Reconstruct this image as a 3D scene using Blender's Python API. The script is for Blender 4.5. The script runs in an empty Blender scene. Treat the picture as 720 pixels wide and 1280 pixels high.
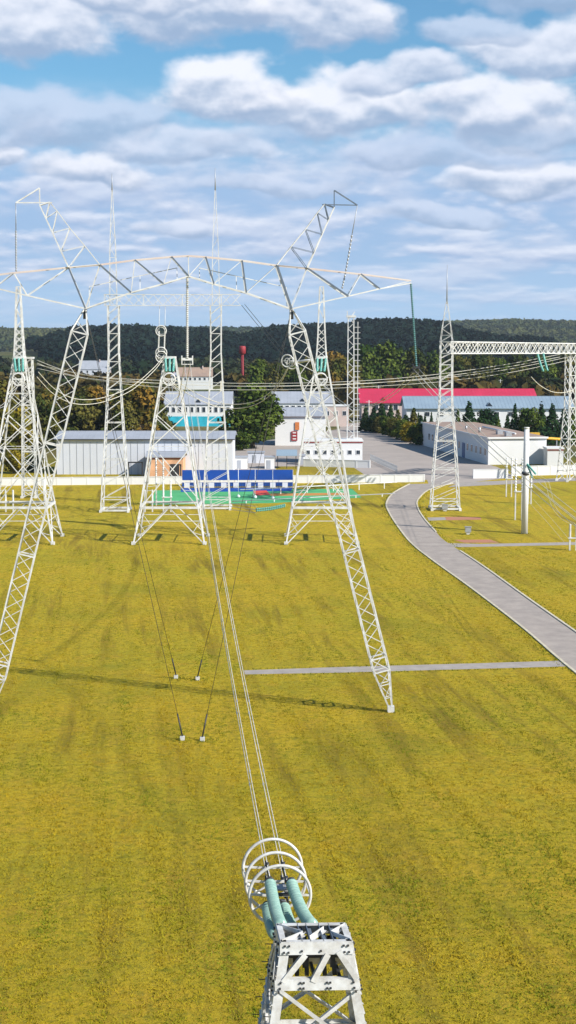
import bpy, math, random
from mathutils import Vector, Matrix
import numpy as np
random.seed(7); R_ = random.Random(11)
scene = bpy.context.scene
col = scene.collection
UPZ0 = Vector((0,0,1))
H = 30.0; F = 2000.0; TH = math.atan(215.0/F); CT, ST = math.cos(TH), math.sin(TH)

# ------------------------------------------------------------------ photo measurements -> metres
def ray(px, py):
    u = (px-360)/F; v = (640-py)/F
    return Vector((u, CT+v*ST, v*CT-ST))
def G(px, py, z=0.0):                       # point on the ground
    r = ray(px, py); t = (z-H)/r.z
    return Vector((r.x*t, r.y*t, z))
def P(px, py, Y):                           # point at a given distance
    r = ray(px, py); t = Y/r.y
    return Vector((r.x*t, Y, H+r.z*t))

# ------------------------------------------------------------------ materials
def mat(name, rgb, rough=0.6, metal=0.0, vary=0.12, scale=2.0, bump=0.0, spec=0.4, rgb2=None, detail=6, coords='Object', trans=0.0, dirt=None):
    m = bpy.data.materials.new(name); m.use_nodes = True
    nt = m.node_tree; N = nt.nodes; L = nt.links
    b = N['Principled BSDF']
    b.inputs['Roughness'].default_value = rough; b.inputs['Metallic'].default_value = metal
    b.inputs['Specular IOR Level'].default_value = spec
    tc = N.new('ShaderNodeTexCoord'); no = N.new('ShaderNodeTexNoise')
    no.inputs['Scale'].default_value = scale; no.inputs['Detail'].default_value = detail; no.inputs['Roughness'].default_value = 0.65
    L.new(tc.outputs[coords], no.inputs['Vector'])
    cr = N.new('ShaderNodeValToRGB')
    c2 = rgb2 or tuple(c*(1-vary*2) for c in rgb); c1 = rgb if rgb2 else tuple(min(1, c*(1+vary)) for c in rgb)
    cr.color_ramp.elements[0].position = 0.35; cr.color_ramp.elements[1].position = 0.65
    cr.color_ramp.elements[0].color = (*c2, 1); cr.color_ramp.elements[1].color = (*c1, 1)
    L.new(no.outputs['Fac'], cr.inputs['Fac'])
    L.new(cr.outputs['Color'], b.inputs['Base Color'])
    if bump:
        bp = N.new('ShaderNodeBump'); bp.inputs['Strength'].default_value = 1.0; bp.inputs['Distance'].default_value = bump
        L.new(no.outputs['Fac'], bp.inputs['Height']); L.new(bp.outputs['Normal'], b.inputs['Normal'])
    return m

M = {}
M['steel']   = mat('white_painted_steel', (.72,.72,.71), .5, vary=.05, scale=.9, rgb2=(.50,.49,.47))
M['steel_n'] = mat('weathered_white_steel', (.66,.66,.65), .45, rgb2=(.45,.43,.40), scale=3.5, bump=.002)
M['slate']   = mat('shade_toned_steel', (.10,.13,.18), .5, rgb2=(.15,.18,.22), scale=2)  # white steel in shade, the shade put into the colour
M['galv']    = mat('galvanised_steel', (.40,.41,.43), .45, metal=.35, scale=6)
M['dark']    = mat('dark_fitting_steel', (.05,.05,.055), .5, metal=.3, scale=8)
M['rust']    = mat('primer_tinted_steel', (.66,.60,.56), .5, rgb2=(.58,.46,.42), scale=.35)
M['glass']   = mat('teal_insulator_glass', (.30,.45,.385), .2, rgb2=(.21,.35,.30), scale=7, spec=.7)
M['glass_mid'] = mat('green_insulator_glass', (.13,.38,.32), .2, rgb2=(.08,.27,.24), scale=7)
M['glass_dark'] = mat('weathered_green_glass', (.10,.24,.24), .3, rgb2=(.07,.17,.18), scale=7)
M['alu']     = mat('stranded_aluminium', (.62,.60,.55), .5, metal=.15, scale=9)
M['cream_wire'] = mat('busbar_aluminium', (.66,.63,.54), .5, scale=3)
M['guy']     = mat('dark_guy_rope', (.05,.045,.035), .6, scale=8)
M['conc']    = mat('precast_concrete', (.62,.61,.58), .85, rgb2=(.48,.47,.44), scale=1.5, bump=.01)
M['whitewall'] = mat('whitewashed_concrete', (.72,.72,.72), .85, rgb2=(.64,.635,.63), scale=.06)
M['kerb']    = mat('kerb_concrete', (.62,.56,.43), .9, rgb2=(.46,.41,.30), scale=1.2)
M['asphalt'] = mat('worn_asphalt', (.38,.325,.285), .9, rgb2=(.285,.245,.22), scale=.45, bump=.004)
M['plaza']   = mat('light_asphalt', (.38,.325,.29), .9, rgb2=(.30,.26,.235), scale=.09)
M['path']    = mat('concrete_path', (.38,.335,.30), .9, rgb2=(.29,.255,.23), scale=.8)
M['slab']    = mat('reddish_slab', (.46,.17,.11), .9, rgb2=(.36,.19,.10), scale=.6)
M['blue']    = mat('blue_painted_sheet', (.006,.07,.36), .6, rgb2=(.005,.055,.28), scale=.3)
M['green']   = mat('green_sports_surface', (.09,.42,.16), .8, rgb2=(.07,.33,.13), scale=.2)
M['red']     = mat('red_sports_surface', (.62,.07,.05), .8, scale=.3)
M['orange']  = mat('orange_sports_surface', (.52,.22,.05), .8, scale=.3)
M['redroof'] = mat('crimson_metal_roof', (.56,.035,.085), .5, rgb2=(.47,.03,.07), scale=.15)
M['bluegrey']= mat('blue_grey_sheet_roof', (.27,.35,.42), .5, rgb2=(.23,.30,.37), scale=.15)
M['grey']    = mat('grey_sheet_roof', (.36,.38,.43), .6, rgb2=(.30,.32,.36), scale=.2)
M['siding']  = mat('pale_sheet_cladding', (.62,.64,.70), .6, rgb2=(.56,.58,.64), scale=.1)
M['brownroof']= mat('brown_bitumen_roof', (.36,.25,.19), .9, rgb2=(.27,.20,.17), scale=.2)
M['pinkwall']= mat('pinkish_render', (.58,.46,.42), .85, rgb2=(.5,.4,.36), scale=.4)
M['peach']   = mat('peach_render', (.68,.38,.22), .85, scale=.4)
M['cyan']    = mat('turquoise_painted_wall', (.03,.42,.55), .8, scale=.4)
M['winglass']= mat('dark_window_glass', (.03,.04,.055), .12, spec=.7, scale=1)
M['bluedoor']= mat('blue_steel_door', (.10,.15,.28), .6)
M['yellow']  = mat('yellow_paint', (.70,.40,.04), .6)
M['darkred'] = mat('dark_red_trim', (.25,.03,.02), .6)
M['redpaint']= mat('red_tank_paint', (.30,.025,.03), .6)
M['orangep'] = mat('orange_panel', (.62,.2,.06), .6)
M['white']   = mat('white_plastic_paint', (.78,.78,.78), .5, vary=.04)
M['beige']   = mat('beige_sheet_roof', (.52,.47,.36), .8)
M['bark']    = mat('tree_bark', (.12,.09,.06), .9, scale=3)

def foliage(name, a, b, sc=.25, c=None):
    m = bpy.data.materials.new(name); m.use_nodes = True
    nt = m.node_tree; N = nt.nodes; L = nt.links; bs = N['Principled BSDF']
    bs.inputs['Roughness'].default_value = .85; bs.inputs['Specular IOR Level'].default_value = .05
    tc = N.new('ShaderNodeTexCoord'); no = N.new('ShaderNodeTexNoise'); no.inputs['Scale'].default_value = sc; no.inputs['Detail'].default_value = 5
    oi = N.new('ShaderNodeObjectInfo'); ad = N.new('ShaderNodeVectorMath'); ad.operation = 'ADD'
    mu = N.new('ShaderNodeMath'); mu.operation = 'MULTIPLY'; mu.inputs[1].default_value = 90
    L.new(oi.outputs['Random'], mu.inputs[0]); L.new(tc.outputs['Object'], ad.inputs[0]); L.new(mu.outputs[0], ad.inputs[1])
    L.new(ad.outputs[0], no.inputs['Vector'])
    cr = N.new('ShaderNodeValToRGB'); cr.color_ramp.elements[0].position = .38; cr.color_ramp.elements[1].position = .64
    cr.color_ramp.elements[0].color = (*a, 1); cr.color_ramp.elements[1].color = (*b, 1)
    if c:
        e = cr.color_ramp.elements.new(.52); e.color = (*c, 1)
    L.new(no.outputs['Fac'], cr.inputs['Fac']); L.new(cr.outputs['Color'], bs.inputs['Base Color'])
    return m
M['leaf_green']  = foliage('leaf_green', (.028,.055,.010), (.10,.13,.02))
M['leaf_dark']   = foliage('leaf_dark', (.008,.022,.013), (.022,.045,.020))
M['leaf_autumn'] = foliage('leaf_autumn', (.045,.06,.012), (.20,.115,.02), c=(.10,.09,.018))
M['leaf_gold']   = foliage('leaf_gold', (.10,.10,.012), (.30,.22,.02))
M['leaf_olive']  = foliage('leaf_olive', (.035,.05,.012), (.13,.11,.025))
M['leaf_conifer']= foliage('leaf_conifer', (.010,.030,.010), (.030,.062,.020))
M['forest_near'] = foliage('forest_near', (.003,.010,.010), (.009,.019,.013), sc=.006)  # cloud shadow over the ridge put into the leaf colour
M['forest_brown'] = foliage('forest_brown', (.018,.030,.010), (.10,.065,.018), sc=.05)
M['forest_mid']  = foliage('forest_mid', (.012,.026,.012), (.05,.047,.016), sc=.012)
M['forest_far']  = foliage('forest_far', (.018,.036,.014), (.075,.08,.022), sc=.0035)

M['verge'] = foliage('verge_blade', (.12,.15,.014), (.28,.25,.02), sc=.5)
M['blade'] = foliage('grass_blade', (.17,.19,.012), (.35,.25,.014), sc=.16, c=(.29,.23,.013))
def ground_material():
    m = bpy.data.materials.new('meadow_grass'); m.use_nodes = True
    nt = m.node_tree; N = nt.nodes; L = nt.links; bs = N['Principled BSDF']
    bs.inputs['Roughness'].default_value = .9; bs.inputs['Specular IOR Level'].default_value = .15
    tc = N.new('ShaderNodeTexCoord')
    def noise(sc, det=5, vec=None, rough=.6, dist=0):
        n = N.new('ShaderNodeTexNoise'); n.inputs['Scale'].default_value = sc; n.inputs['Detail'].default_value = det
        n.inputs['Roughness'].default_value = rough; n.inputs['Distortion'].default_value = dist
        L.new(vec or tc.outputs['Object'], n.inputs['Vector']); return n.outputs['Fac']
    def ramp(f, p0, p1, c0=(0,0,0), c1=(1,1,1)):
        r = N.new('ShaderNodeValToRGB'); r.color_ramp.elements[0].position = p0; r.color_ramp.elements[1].position = p1
        r.color_ramp.elements[0].color = (*c0,1); r.color_ramp.elements[1].color = (*c1,1); L.new(f, r.inputs['Fac']); return r.outputs['Color']
    def mix(f, a, b):
        x = N.new('ShaderNodeMix'); x.data_type = 'RGBA'
        if hasattr(f, 'is_linked'): L.new(f, x.inputs[0])
        else: x.inputs[0].default_value = f
        for i, s in ((6,a),(7,b)):
            if isinstance(s, tuple): x.inputs[i].default_value = (*s,1)
            else: L.new(s, x.inputs[i])
        return x.outputs[2]
    def mth(op, a, b):
        x = N.new('ShaderNodeMath'); x.operation = op
        for i, s in enumerate((a,b)):
            if isinstance(s,(int,float)): x.inputs[i].default_value = s
            else: L.new(s, x.inputs[i])
        return x.outputs[0]
    mp = N.new('ShaderNodeMapping'); mp.vector_type = 'TEXTURE'
    mp.inputs['Rotation'].default_value = (0,0,math.radians(6)); mp.inputs['Scale'].default_value = (1,16,1)
    L.new(tc.outputs['Object'], mp.inputs['Vector'])
    base = mix(ramp(noise(.045,4),.38,.62), (.58,.40,.022), (.50,.39,.022))
    base = mix(ramp(noise(.35,6,rough=.7),.50,.70), base, (.56,.36,.03))       # straw
    base = mix(mth('MULTIPLY', ramp(noise(1.1,6,rough=.75,dist=.4),.50,.68), .75), base, (.19,.225,.014))       # greener tufts
    base = mix(mth('MULTIPLY', ramp(noise(.07,5,rough=.65,dist=.6),.52,.66), .42), base, (.20,.225,.014))
    streak = ramp(noise(.42,5,mp.outputs[0],rough=.65,dist=.5),.50,.66)
    patch = ramp(noise(.022,3),.38,.58)
    base = mix(mth('MULTIPLY', mth('MULTIPLY', streak, patch), .85), base, (.16,.105,.014))
    fine = ramp(noise(2.2,6,rough=.85),.47,.62)
    base = mix(mth('MULTIPLY', fine, .6), base, (.21,.17,.018))
    gold = ramp(noise(2.9,4,rough=.8,dist=.3),.56,.68)
    base = mix(mth('MULTIPLY', gold, .55), base, (.52,.37,.03))
    # beyond the compound: rough fields
    sp = N.new('ShaderNodeSeparateXYZ'); L.new(tc.outputs['Object'], sp.inputs[0])
    far = N.new('ShaderNodeMapRange'); far.inputs[1].default_value = 345; far.inputs[2].default_value = 420; L.new(sp.outputs['Y'], far.inputs[0])
    fields = mix(ramp(noise(.012,4),.45,.6), (.07,.085,.02), (.17,.14,.05))
    base = mix(far.outputs[0], base, fields)
    far2 = N.new('ShaderNodeMapRange'); far2.inputs[1].default_value = 1500; far2.inputs[2].default_value = 2500; L.new(sp.outputs['Y'], far2.inputs[0])
    base = mix(far2.outputs[0], base, mix(ramp(noise(.004,6),.45,.6), (.035,.055,.022), (.11,.10,.04)))
    L.new(base, bs.inputs['Base Color'])
    h = mth('ADD', mth('MULTIPLY', noise(3.2,6,rough=.8), 1.0), mth('MULTIPLY', noise(.55,4,mp.outputs[0]), .5))
    bp = N.new('ShaderNodeBump'); bp.inputs['Strength'].default_value = .9; bp.inputs['Distance'].default_value = .45
    L.new(h, bp.inputs['Height']); L.new(bp.outputs['Normal'], bs.inputs['Normal'])
    return m
M['ground'] = ground_material()

# ------------------------------------------------------------------ mesh helpers
class MB:
    def __init__(s): s.v = []; s.f = []; s.sm = False; s.alt = set(); s.altm = None
    def box(s, c, size, rz=0.0, ax=None):
        c = Vector(c); sx, sy, sz = (q/2 for q in size)
        m = Matrix.Rotation(rz, 3, 'Z') if ax is None else ax
        n = len(s.v)
        for dz in (-sz, sz):
            for dx, dy in ((-sx,-sy),(sx,-sy),(sx,sy),(-sx,sy)): s.v.append(c + m @ Vector((dx,dy,dz)))
        for q in ((0,3,2,1),(4,5,6,7),(0,1,5,4),(1,2,6,5),(2,3,7,6),(3,0,4,7)): s.f.append(tuple(n+i for i in q))
        return s
    def frame(s, p0, p1, up=None):
        d = (p1-p0); l = d.length; d = d/l if l else Vector((0,0,1))
        u = Vector(up) if up is not None else (Vector((0,0,1)) if abs(d.z) < .9 else Vector((0,1,0)))
        x = d.cross(u)
        if x.length < 1e-4: x = d.cross(Vector((1,0,0)))
        x.normalize(); y = x.cross(d).normalized()
        return x, y, d, l
    def bar(s, p0, p1, w, h=None, up=None):
        p0, p1 = Vector(p0), Vector(p1); h = h or w
        x, y, d, l = s.frame(p0, p1, up); n = len(s.v)
        for p in (p0, p1):
            for a, b in ((-1,-1),(1,-1),(1,1),(-1,1)): s.v.append(p + x*a*w/2 + y*b*h/2)
        for q in ((0,1,5,4),(1,2,6,5),(2,3,7,6),(3,0,4,7),(3,2,1,0),(4,5,6,7)): s.f.append(tuple(n+i for i in q))
        return s
    def angle(s, p0, p1, w, t=.012, up=None, flip=1):     # rolled L section
        p0, p1 = Vector(p0), Vector(p1); x, y, d, l = s.frame(p0, p1, up); x = x*flip
        pts = [(0,0),(w,0),(w,t),(t,t),(t,w),(0,w)]; n = len(s.v)
        for p in (p0, p1):
            for a, b in pts: s.v.append(p + x*a + y*b)
        for i in range(6):
            j = (i+1) % 6; s.f.append((n+i, n+j, n+6+j, n+6+i))
        s.f.append(tuple(n+i for i in range(6))); s.f.append(tuple(n+6+i for i in reversed(range(6))))
        return s
    def tube(s, pts, r, k=6, closed=False):
        pts = [Vector(p) for p in pts]; n0 = len(s.v); m = len(pts)
        up = None
        for i, p in enumerate(pts):
            a = pts[i-1] if (i or closed) else pts[0]; b = pts[(i+1) % m] if (i < m-1 or closed) else pts[-1]
            d = (b-a).normalized()
            if up is None: up = Vector((0,0,1)) if abs(d.z) < .9 else Vector((1,0,0))
            x = d.cross(up).normalized(); y = x.cross(d).normalized(); up = y
            rr = r[i] if isinstance(r, (list,tuple)) else r
            for j in range(k):
                t = 2*math.pi*j/k; s.v.append(p + x*math.cos(t)*rr + y*math.sin(t)*rr)
        for i in range(m if closed else m-1):
            for j in range(k):
                a = n0+i*k+j; b = n0+i*k+(j+1)%k; c = n0+((i+1)%m)*k+(j+1)%k; d = n0+((i+1)%m)*k+j
                s.f.append((a,b,c,d))
        if not closed:
            s.f.append(tuple(n0+j for j in reversed(range(k)))); s.f.append(tuple(n0+(m-1)*k+j for j in range(k)))
        s.sm = True
        return s
    def ring(s, c, nrm, R, r, seg=32, k=6):
        nrm = Vector(nrm).normalized(); x = nrm.cross(Vector((0,0,1))); 
        if x.length < .01: x = Vector((1,0,0))
        x.normalize(); y = nrm.cross(x)
        return s.tube([Vector(c)+x*math.cos(2*math.pi*i/seg)*R+y*math.sin(2*math.pi*i/seg)*R for i in range(seg)], r, k, True)
    def poly(s, pts, z0, z1):          # prism over a plan polygon
        n = len(s.v); m = len(pts)
        for z in (z0, z1):
            for p in pts: s.v.append(Vector((p[0], p[1], z)))
        s.f.append(tuple(n+i for i in reversed(range(m)))); s.f.append(tuple(n+m+i for i in range(m)))
        for i in range(m): s.f.append((n+i, n+(i+1)%m, n+m+(i+1)%m, n+m+i))
        return s
    def sheet(s, pts, z):
        n = len(s.v); s.v += [Vector((p[0],p[1],z)) for p in pts]; s.f.append(tuple(n+i for i in range(len(pts)))); return s
    def quad(s, a, b, c, d):
        n = len(s.v); s.v += [Vector(q) for q in (a,b,c,d)]; s.f.append((n,n+1,n+2,n+3)); return s
    def build(s, name, m, parent=None, loc=None):
        o0 = Vector(loc) if loc is not None else (parent_world(parent) if parent else Vector((0,0,0)))
        me = bpy.data.meshes.new(name); me.from_pydata([tuple(q-o0) for q in s.v], [], s.f)
        me.materials.append(M[m] if isinstance(m, str) else m)
        if s.sm:
            me.polygons.foreach_set('use_smooth', [len(f) == 4 for f in s.f])
        if s.alt:
            me.materials.append(M[s.altm])
            for i in s.alt: me.polygons[i].material_index = 1
        me.update()
        o = bpy.data.objects.new(name, me); col.objects.link(o)
        if parent: o.parent = parent; o.location = o0 - parent_world(parent)
        else: o.location = o0
        return o
def parent_world(o):
    v = Vector((0,0,0))
    while o: v += o.location; o = o.parent
    return v
def tag(o, label=None, cat=None, group=None, kind=None):
    if label: o['label'] = label
    if cat: o['category'] = cat
    if group: o['group'] = group
    if kind: o['kind'] = kind
    return o
def thing(name, loc, label, cat, group=None):
    o = bpy.data.objects.new(name, None); col.objects.link(o); o.location = loc; o.empty_display_size = 1
    return tag(o, label, cat, group)
def struct(o): return tag(o, kind='structure')
def copy_tree(o, parent=None):
    c = o.copy(); col.objects.link(c)
    if parent: c.parent = parent
    for ch in list(o.children): copy_tree(ch, c)
    return c
ORD = ['first','second','third','fourth','fifth','sixth','seventh','eighth','ninth','tenth','eleventh','twelfth','thirteenth','fourteenth','fifteenth','sixteenth','seventeenth','eighteenth']

# ------------------------------------------------------------------ ground, hills
def lerp_list(x, tab):
    if x <= tab[0][0]: return tab[0][1]
    for (a, b), (c, d) in zip(tab, tab[1:]):
        if x <= c: return b + (d-b)*(x-a)/(c-a)
    return tab[-1][1]
NEAR = [(-600,418),(0,424),(60,421),(95,409),(170,407),(200,411),(250,413),(300,420),(345,411),(380,409),(430,408),(452,402),(500,400),(545,402),(575,411),(620,420),(760,424),(1300,420)]
FAR = [(-600,412),(0,412),(300,411),(430,410),(560,404),(640,400),(700,402),(760,404),(1300,402)]
def sstep(x, a, b):
    t = min(1, max(0, (x-a)/(b-a))); return t*t*(3-2*t)
def hz(x, y):
    if y < 1150: return 0.0
    px = 360 + F*x/y
    zn = 30 + (425-lerp_list(px, NEAR))/F*2000 - 16
    zf = 30 + (425-lerp_list(px, FAR))/F*4200 - 11
    h = zn*(sstep(y,1250,2000) - .75*sstep(y,2100,2700)) + (zf-zn*.25)*sstep(y,2700,4200)
    return h + 1.5*math.sin(x*.011+y*.004)*sstep(y,1200,1600)
def make_ground():
    ys = [-300,0,40,80,120,160,200,250,300,360,450,600,800,1000,1150]+list(range(1200,4600,60))+[5000,7000,12000]
    n = 121; v = []; f = []
    for y in ys:
        half = 500 + max(y,0)*.55
        for i in range(n):
            x = -half + 2*half*i/(n-1); v.append((x, y, hz(x, y) if y < 5000 else 25))
    for j in range(len(ys)-1):
        for i in range(n-1):
            a = j*n+i; f.append((a,a+1,a+n+1,a+n))
    me = bpy.data.meshes.new('ground'); me.from_pydata(v, [], f); me.materials.append(M['ground'])
    me.polygons.foreach_set('use_smooth', [True]*len(f))
    o = bpy.data.objects.new('ground', me); col.objects.link(o); struct(o)
make_ground()

def make_grass():
    rng = np.random.default_rng(9); n = 150000
    y = 58*(230/58)**(rng.uniform(0,1,n)**.8); x = rng.uniform(-.2,.2,n)*y
    q = x + .1*y; row = np.sin(q*1.9+np.sin(y*.06)*2.2)+.6*np.sin(q*4.3+y*.03)+.5*np.sin(y*.21+x*.5)
    keep = rng.uniform(-1.9,2.2,n) < row*.6
    ca = np.array([(p.x,p.y) for p in RL]); cb = np.array([(p.x,p.y) for p in RR])
    ca = ca[ca[:,1].argsort()]; cb = cb[cb[:,1].argsort()]
    xl = np.interp(y, ca[:,0+1], ca[:,0]); xr = np.interp(y, cb[:,1], cb[:,0]); keep &= ~((x > xl-.4) & (x < xr+.4))
    pa, pb = G(305,843), G(420,833); keep &= ~((y > pa.y-.6) & (y < G(600,828).y+.6) & (x > pa.x-.5))
    pa, pb = G(560,685), G(700,676); keep &= ~((y > pa.y-.6) & (y < pb.y+.6) & (x > pa.x))
    x, y = x[keep], y[keep]; n = len(x); k = 4
    x = np.repeat(x,k)+rng.normal(0,.10,n*k); y = np.repeat(y,k)+rng.normal(0,.10,n*k); m = n*k
    h = rng.uniform(.03,.10,m)*(1+.4*(np.repeat(row[keep],k)>.9)); w = rng.uniform(.015,.042,m); a = rng.uniform(0,6.28,m); lx = rng.normal(0,.07,m); ly = rng.normal(0,.07,m)
    b0 = np.stack([x-np.cos(a)*w, y-np.sin(a)*w, np.full(m,.0)],1); b1 = np.stack([x+np.cos(a)*w, y+np.sin(a)*w, np.full(m,.0)],1); tp = np.stack([x+lx,y+ly,h],1)
    vs = np.stack([b0,b1,tp],1).reshape(-1,3)
    me = bpy.data.meshes.new('grass'); me.vertices.add(3*m); me.vertices.foreach_set('co', vs.astype(np.float32).ravel())
    me.loops.add(3*m); me.loops.foreach_set('vertex_index', np.arange(3*m,dtype=np.int32)); me.polygons.add(m)
    me.polygons.foreach_set('loop_start', np.arange(0,3*m,3,dtype=np.int32)); me.polygons.foreach_set('loop_total', np.full(m,3,dtype=np.int32))
    me.materials.append(M['blade']); me.update(calc_edges=True)
    o = bpy.data.objects.new('grass', me); col.objects.link(o); tag(o, 'golden green grass tufts in mown rows', 'grass', kind='stuff')
    # longer green growth along kerbs and around footings
    pts = []
    for line, sg in ((RL,-1),(RR,1)):
        for a, b in zip(line, line[1:]):
            if a.y > 330 or a.y < 60: continue
            for q in range(int((b-a).length*5)):
                t = rng.uniform(); o_ = .1+abs(rng.normal(0,.5)); pts.append((a.x+(b.x-a.x)*t+sg*o_, a.y+(b.y-a.y)*t))
    for (ax_, ay_), (bx_, by_) in (((305,837.2),(700,825.0)),((306,845.0),(700,835.0))):
        a, b = G(ax_,ay_), G(bx_,by_)
        for q in range(170):
            t = rng.uniform(); pts.append((a.x+(b.x-a.x)*t, a.y+(b.y-a.y)*t+rng.normal(0,.12)))
    for f_ in FEET:
        for q in range(45): pts.append((f_[0]+rng.normal(0,.55), f_[1]+rng.normal(0,.55)))
    p = np.array(pts); n = len(p)*3; p = np.repeat(p,3,0)+rng.normal(0,.05,(n,2)); h = rng.uniform(.06,.18,n); w = rng.uniform(.02,.05,n); a = rng.uniform(0,6.28,n)
    b0 = np.stack([p[:,0]-np.cos(a)*w,p[:,1]-np.sin(a)*w,np.zeros(n)],1); b1 = np.stack([p[:,0]+np.cos(a)*w,p[:,1]+np.sin(a)*w,np.zeros(n)],1); tp = np.stack([p[:,0]+rng.normal(0,.08,n),p[:,1]+rng.normal(0,.08,n),h],1)
    vs = np.stack([b0,b1,tp],1).reshape(-1,3); me = bpy.data.meshes.new('verge_grass'); me.from_pydata(vs.tolist(), [], [(3*i,3*i+1,3*i+2) for i in range(n)]); me.materials.append(M['verge'])
    o = bpy.data.objects.new('verge_grass', me); col.objects.link(o); tag(o, 'longer green grass along the kerbs and tower footings', 'grass', kind='stuff')
# crowns as leaf-clump faces --------------------------------------------------
def quads_mesh(name, C, Nn, S, mt, rng, flat=.75):
    """C centres, Nn preferred normals, S sizes -> mesh of irregular quads"""
    n = len(C); nr = Nn + rng.normal(0, .55, (n,3)); nr /= np.linalg.norm(nr, axis=1)[:,None]+1e-9
    t = np.cross(nr, rng.normal(0,1,(n,3))); t /= np.linalg.norm(t, axis=1)[:,None]+1e-9
    b = np.cross(nr, t); S = S[:,None]
    vs = np.stack([C+(-t*rng.uniform(.6,1,(n,1))-b*.8*flat)*S, C+(t*.7-b*rng.uniform(.6,1,(n,1))*flat)*S, C+(t*rng.uniform(.7,1.1,(n,1))+b*.8*flat)*S + nr*S*.25, C+(-t*.6+b*rng.uniform(.6,1,(n,1))*flat)*S], 1).reshape(-1,3)
    me = bpy.data.meshes.new(name)
    me.vertices.add(4*n); me.vertices.foreach_set('co', vs.astype(np.float32).ravel())
    me.loops.add(4*n); me.loops.foreach_set('vertex_index', np.arange(4*n, dtype=np.int32))
    me.polygons.add(n); me.polygons.foreach_set('loop_start', np.arange(0,4*n,4,dtype=np.int32)); me.polygons.foreach_set('loop_total', np.full(n,4,dtype=np.int32))
    me.materials.append(mt); me.update(calc_edges=True); me.validate()
    return me
def forest(name, label, y0, y1, count, rr, hh, mt, keep, seed, nq=34):
    rng = np.random.default_rng(seed); Cs=[]; Ns=[]; Ss=[]
    k = 0; tries = 0
    while k < count and tries < count*8:
        tries += 1
        y = rng.uniform(y0, y1); px = rng.uniform(-60, 780); x = (px-360)/F*y
        if not keep(px, y, x): continue
        r = rng.uniform(*rr); h = rng.uniform(*hh); z = hz(x, y)
        th = rng.uniform(0, 2*math.pi, nq); cz = rng.uniform(-.35, 1, nq); sr = np.sqrt(1-np.clip(cz,0,1)**2)
        nn = np.stack([sr*np.cos(th), sr*np.sin(th), cz], 1); wob = rng.uniform(.75,1.12,(nq,1))
        Cs.append(np.array([x, y, z+h*.55]) + nn*wob*np.array([r, r, h*.45])); Ns.append(nn); Ss.append(rng.uniform(.28,.5,nq)*r)
        k += 1
    me = quads_mesh(name, np.concatenate(Cs), np.concatenate(Ns), np.concatenate(Ss), mt, rng)
    o = bpy.data.objects.new(name, me); col.objects.link(o); tag(o, label, 'forest', kind='stuff'); return o
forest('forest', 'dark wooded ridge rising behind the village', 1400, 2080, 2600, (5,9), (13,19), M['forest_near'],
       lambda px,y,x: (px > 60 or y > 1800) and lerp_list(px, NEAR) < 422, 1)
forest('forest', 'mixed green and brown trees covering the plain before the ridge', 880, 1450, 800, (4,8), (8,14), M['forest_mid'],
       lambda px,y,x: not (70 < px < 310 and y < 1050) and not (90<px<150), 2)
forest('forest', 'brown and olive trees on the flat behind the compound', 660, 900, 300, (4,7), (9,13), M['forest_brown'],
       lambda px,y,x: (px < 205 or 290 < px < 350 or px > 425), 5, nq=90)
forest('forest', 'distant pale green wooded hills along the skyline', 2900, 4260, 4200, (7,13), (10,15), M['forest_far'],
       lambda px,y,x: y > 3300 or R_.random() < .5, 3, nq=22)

# ------------------------------------------------------------------ road, paths, yard
def strip(pts_left, pts_right): return pts_left + pts_right[::-1]
def gpts(L, z=0): return [G(a,b,z) for a,b in L]
roadL = [(512,605),(492,616),(483,629),(487,642),(500,662),(515,680),(540,700),(590,736),(650,782),(692,818),(716,838),(800,905)]
roadR = [(566,604),(537,612),(523,624),(522,634),(530,648),(545,665),(556,676),(600,705),(660,748),(720,790),(760,818),(860,885)]
def smooth_line(pts, n=6):
    out = []
    for i in range(len(pts)-1):
        p0 = pts[max(i-1,0)]; p1 = pts[i]; p2 = pts[i+1]; p3 = pts[min(i+2,len(pts)-1)]
        for k in range(n):
            t = k/n
            out.append(.5*((2*p1)+(-p0+p2)*t+(2*p0-5*p1+4*p2-p3)*t*t+(-p0+3*p1-3*p2+p3)*t*t*t))
    out.append(pts[-1]); return out
RL = smooth_line(gpts(roadL)); RR = smooth_line(gpts(roadR))
mb = MB()
for i in range(len(RL)-1): mb.quad(RL[i]+Vector((0,0,.012)), RR[i]+Vector((0,0,.012)), RR[i+1]+Vector((0,0,.012)), RL[i+1]+Vector((0,0,.012)))
struct(mb.build('road', 'asphalt'))
def kerb(name, line):
    mb = MB()
    for a, b in zip(line, line[1:]):
        if (b-a).length > .01: mb.bar(a+Vector((0,0,.0)), b+Vector((0,0,.0)), .26, .20)
    struct(mb.build(name, 'kerb'))
kerb('kerb', RL); 
cut = [p for p in RR if p.y > G(545,666).y]; cut2 = [p for p in RR if p.y < G(570,686).y]
kerb('kerb', cut); kerb('kerb', cut2)
PZ = .008
mb = MB(); mb.sheet(gpts([(305,838),(420,834),(600,829),(698,826),(712,833),(600,836),(420,841),(306,843)]), PZ); struct(mb.build('path', 'path'))
mb = MB(); mb.sheet(gpts([(560,679),(600,680),(800,676),(800,679.5),(600,683.5),(566,684)]), PZ); struct(mb.build('path', 'path'))
mb = MB(); mb.sheet(gpts([(534,647),(556,646.5),(558,650),(536,651)]), PZ); struct(mb.build('path', 'path'))
mb = MB(); mb.sheet(gpts([(556,646),(600,646.5),(602,649.5),(558,650.5)]), PZ+.004); struct(mb.build('paved_slab', 'slab'))
mb = MB(); mb.sheet(gpts([(568,675),(612,674.5),(624,678.5),(580,678.5)]), PZ+.008); struct(mb.build('paved_slab', 'slab'))
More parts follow.
